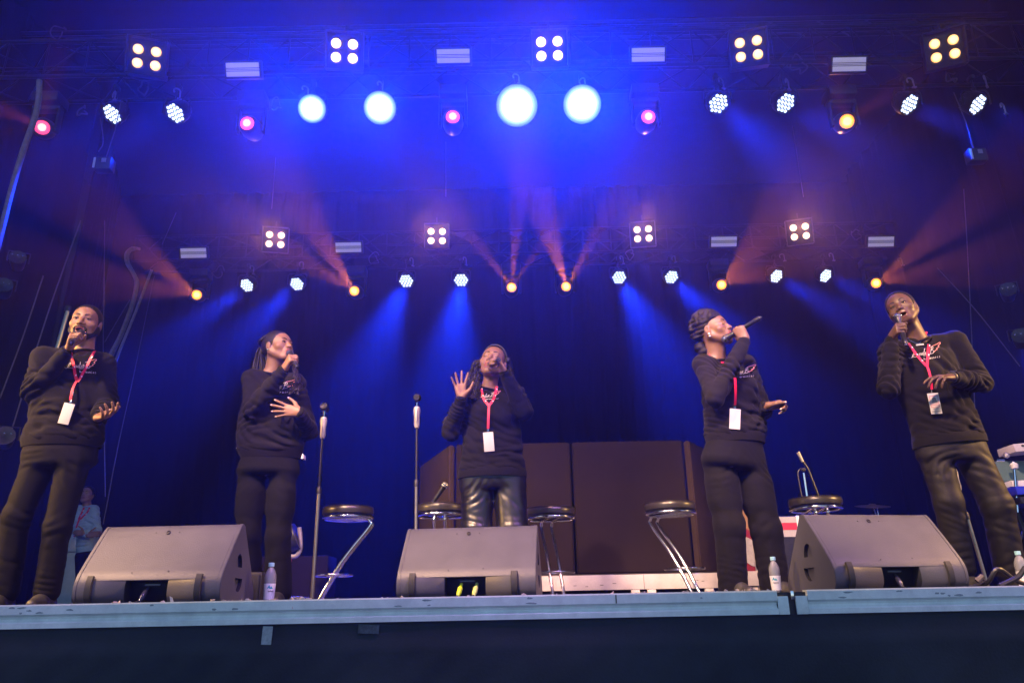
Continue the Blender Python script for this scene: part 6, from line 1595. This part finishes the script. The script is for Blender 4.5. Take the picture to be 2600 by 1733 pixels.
# ------------------------------------------------------------------ keyboards at the right edge
r = empty('keyboard_rig', on_floor(2590, 6.0), 0, 'keyboard stand at the right edge with a laptop dock, screen and blue synthesizer', 'keyboard stand'); bpy.context.view_layer.update(); f_ = r.location
def K(px, py, Y=6.0): return at(px, py, Y) - f_
M['lilac_box'] = mat('pale_equipment_shell', (0.55, 0.50, 0.58), 0.4); M['blue_synth'] = mat('blue_synth_shell', (0.02, 0.03, 0.55), 0.3); M['screen_glass'] = mat('laptop_back', (0.10, 0.16, 0.17), 0.3)
c = K(2640, 1136); MB().box((c.x, 0, c.z), (0.54, 0.22, 0.062), Matrix.Translation(c) @ Matrix.Rotation(R_(-4), 4, 'Y') @ Matrix.Translation(-c), 0.006).build('dock', M['lilac_box'], r)
for i in range(4): c = K(2574 + i * 12, 1138); MB().box((c.x, -0.114, c.z), (0.018, 0.006, 0.012)).build('port', M['wedge_dark'], r)
c = K(2640, 1205); MB().box((c.x, 0.1, c.z), (0.52, 0.02, 0.26), bev=0.006).build('screen_back', M['screen_glass'], r)
c = K(2640, 1228); MB().box((c.x, 0.02, c.z), (0.50, 0.16, 0.045), bev=0.004).build('white_keyboard', M['white'], r)
c = K(2640, 1250); MB().box((c.x, -0.02, c.z), (0.54, 0.26, 0.062), bev=0.006).build('blue_synthesizer', M['blue_synth'], r)
c0 = K(2578, 1246); q = MB(); q.tube([Vector((c0.x + a, -0.154, c0.z + b_)) for a, b_ in ((0, -0.012), (0, 0.012), (0.02, 0.012), (0.02, -0.012), (0.02, 0.012), (0.04, 0.012), (0.04, -0.012))], 0.003, 5); q.build('logo_letter_m', M['print'], r)
c = K(2650, 1275); MB().box((c.x, -0.02, c.z), (0.56, 0.30, 0.05), bev=0.006).build('shelf', M['black_metal'], r)
for (xa, xb) in ((2575, 2660), (2660, 2575)): MB().tube([K(xa, 1285), Vector((K(xb, 1500).x, 0, 0.02))], 0.018, 8).build('stand_leg', M['black_metal'], r)
MB().tube([K(2568, 1300), K(2600, 1330), K(2588, 1390), K(2610, 1450)], 0.008, 6).build('cable_tangle', M['rope'], r)
MB().lathe([(0.0, -0.025), (0.02, -0.015), (0.024, 0.01), (0.0, 0.03)], 14, Matrix.Translation(K(2555, 1155, 5.9))).build('microphone_ball', M['mic_silver'], r)
MB().tube([K(2530, 1168, 5.9), K(2550, 1168, 5.9)], 0.008, 8).build('clip_arm', M['chrome'], r)
MB().lathe([(0.0, -0.035), (0.025, -0.02), (0.03, 0.01), (0.0, 0.035)], 14, Matrix.Translation(K(2575, 1182, 5.9))).build('vocal_mic_ball', M['white'], r)
MB().tube([K(2575, 1190, 5.9), K(2584, 1300, 5.9)], 0.010, 8).build('upright_rod', M['chrome'], r)

# ------------------------------------------------------------------ pale side panel and the woman in the wing at the left
r = empty('pale_stand_in_panels', on_floor(130, 11.4), 0, 'pale blue-grey stand-in panels in the wing behind the legs of the bearded man', 'flight case'); bpy.context.view_layer.update(); f_ = r.location  # made-up panels filling in the open side of the stage
def Lw(px, py, Y=11.4): return at(px, py, Y) - f_
M['pale_blue'] = mat('pale_wing_panel', (0.50, 0.60, 0.66), 0.5, var=0.1, vscale=4)
xl, xr = Lw(100, 1400).x, Lw(196, 1400).x
for (pa, pb_) in ((1350, 1402), (1404, 1540)):
    za, zb = Lw(0, pa).z, max(0.004, Lw(0, pb_).z); MB().box(((xl + xr) / 2, 0.3, (za + zb) / 2), (xr - xl, 0.5, za - zb), bev=0.01).build('stand_in_panel', M['pale_blue'], r)
zt = Lw(0, 1300).z; za = Lw(0, 1349).z; MB().box(((xl + xr) / 2, 0.3, (zt + za) / 2), (xr - xl - 0.1, 0.4, zt - za - 0.01), bev=0.02).build('dark_box_on_top', M['black_metal'], r)

Y0 = 10.6; W = WY(Y0)
M['blue_knit'] = cloth_mat('blue_grey_knit', (0.30, 0.42, 0.56), 0.9)
sp = dict(Y=Y0, label='woman in a blue-grey sweater with folded arms standing in the left wing', skin=(0.30, 0.15, 0.10), skin_name='wing_brown', fem=True, hsc=1.0,
    j=dict(head=(221, 1256, 0), neck=(222, 1284, 0.03), shR=(204, 1294, 0.0), shL=(238, 1294, 0.02), elR=(198, 1348, -0.05), wrR=(222, 1358, -0.2), elL=(246, 1346, -0.02), wrL=(214, 1352, -0.22),
           hipR=(208, 1412, 0.0), hipL=(228, 1412, 0.0), knR=(206, 1475, 0), knL=(228, 1475, 0), anR=(206, 1530, 0), anL=(228, 1530, 0)),
    face=(0.10, -1, 0.12), across=(1, 0.05, 0), open=0.1, closed=True,
    torso=[(221, 1296, 17, 0.08), (221, 1315, 21, 0.11), (221, 1345, 21, 0.11), (220, 1375, 22, 0.12), (219, 1400, 22, 0.12)],
    pelvis=[(219, 1395, 20, 0.11), (218, 1412, 21, 0.11), (218, 1424, 20, 0.10)], leg_r=(0.085, 0.065, 0.06), pants=M['trouser'], shirt=M['blue_knit'], leg_fold=0.3,
    handR=dict(d=(0.9, -0.1, 0.1), n=(0, 1, 0), curl={'all': (20, 30, 20)}), handL=dict(d=(-0.9, -0.1, 0.0), n=(0, 1, 0), curl={'all': (20, 30, 20)}), seed=90)
PW = PP['W'] = build_person(sp)
cap_hair(PW, h=0.006, thick=0.014, hairline=0.055)
lanyard(PW, [(214, 1288), (206, 1305), (200, 1318)], [(228, 1288), (222, 1300), (204, 1318)], (202, 1318), (188, 1366), Y0, w_=0.025)

# ------------------------------------------------------------------ confetti along the edge
rnd = random.Random(77)
M['confetti'] = mat('paper_petal', (0.75, 0.62, 0.66), 0.6)
for i in range(46):
    px = rnd.choice((rnd.uniform(240, 900), rnd.uniform(900, 1700), rnd.uniform(300, 1750), rnd.uniform(1700, 1960))); Y = EDGE_Y + rnd.uniform(0.03, 0.20)
    p = at(px, 1540, Y); s_ = rnd.uniform(0.004, 0.011)
    vs = []; n = 7
    for j in range(3):
        for k in range(n): a = 6.283 * k / n; vs.append((s_ * j / 2 * math.cos(a) * 1.4, s_ * j / 2 * math.sin(a), 0.35 * s_ * (j / 2) ** 2 * (1 + math.sin(a * 2))))
    fs = [(j * n + k, j * n + (k + 1) % n, (j + 1) * n + (k + 1) % n, (j + 1) * n + k) for j in range(2) for k in range(n)]
    o = MB().add(vs, fs, None, True).build('paper_petal', M['confetti'])
    o.location = (p.x, Y, 0.004); o.rotation_euler = (rnd.uniform(-0.9, 0.9), rnd.uniform(-0.5, 0.5), rnd.uniform(0, 6))
    s2 = o.modifiers.new('thickness', 'SOLIDIFY'); s2.thickness = 0.0006
    tag(o, 'tiny pale paper petal lying along the deck edge', 'petal', 'paper petals scattered along the deck edge')
p = at(433, 1523, EDGE_Y + 0.03); o = MB().prism([(0, 0), (0.014, 0.0), (0.006, 0.018), (-0.006, 0.024)], 0, 0.002, 'y').build('paper_petal', M['confetti']); o.location = (p.x, EDGE_Y + 0.03, 0.003)
tag(o, 'larger curled pink petal in front of the left wedge', 'petal', 'curled petals')
# draped petal over the rail
p = at(736, 1535, EDGE_Y - 0.006); o = MB().tube([(0, 0.02, 0.045), (0.01, 0.004, 0.04), (0.012, -0.004, 0.0)], [0.003, 0.004, 0.002], 6).build('paper_petal', M['confetti']); o.location = (p.x, EDGE_Y, -0.035)
tag(o, 'pale petal draped over the rail right of the left bottle', 'petal', 'curled petals')
print('all', round(time.time() - T0, 1))
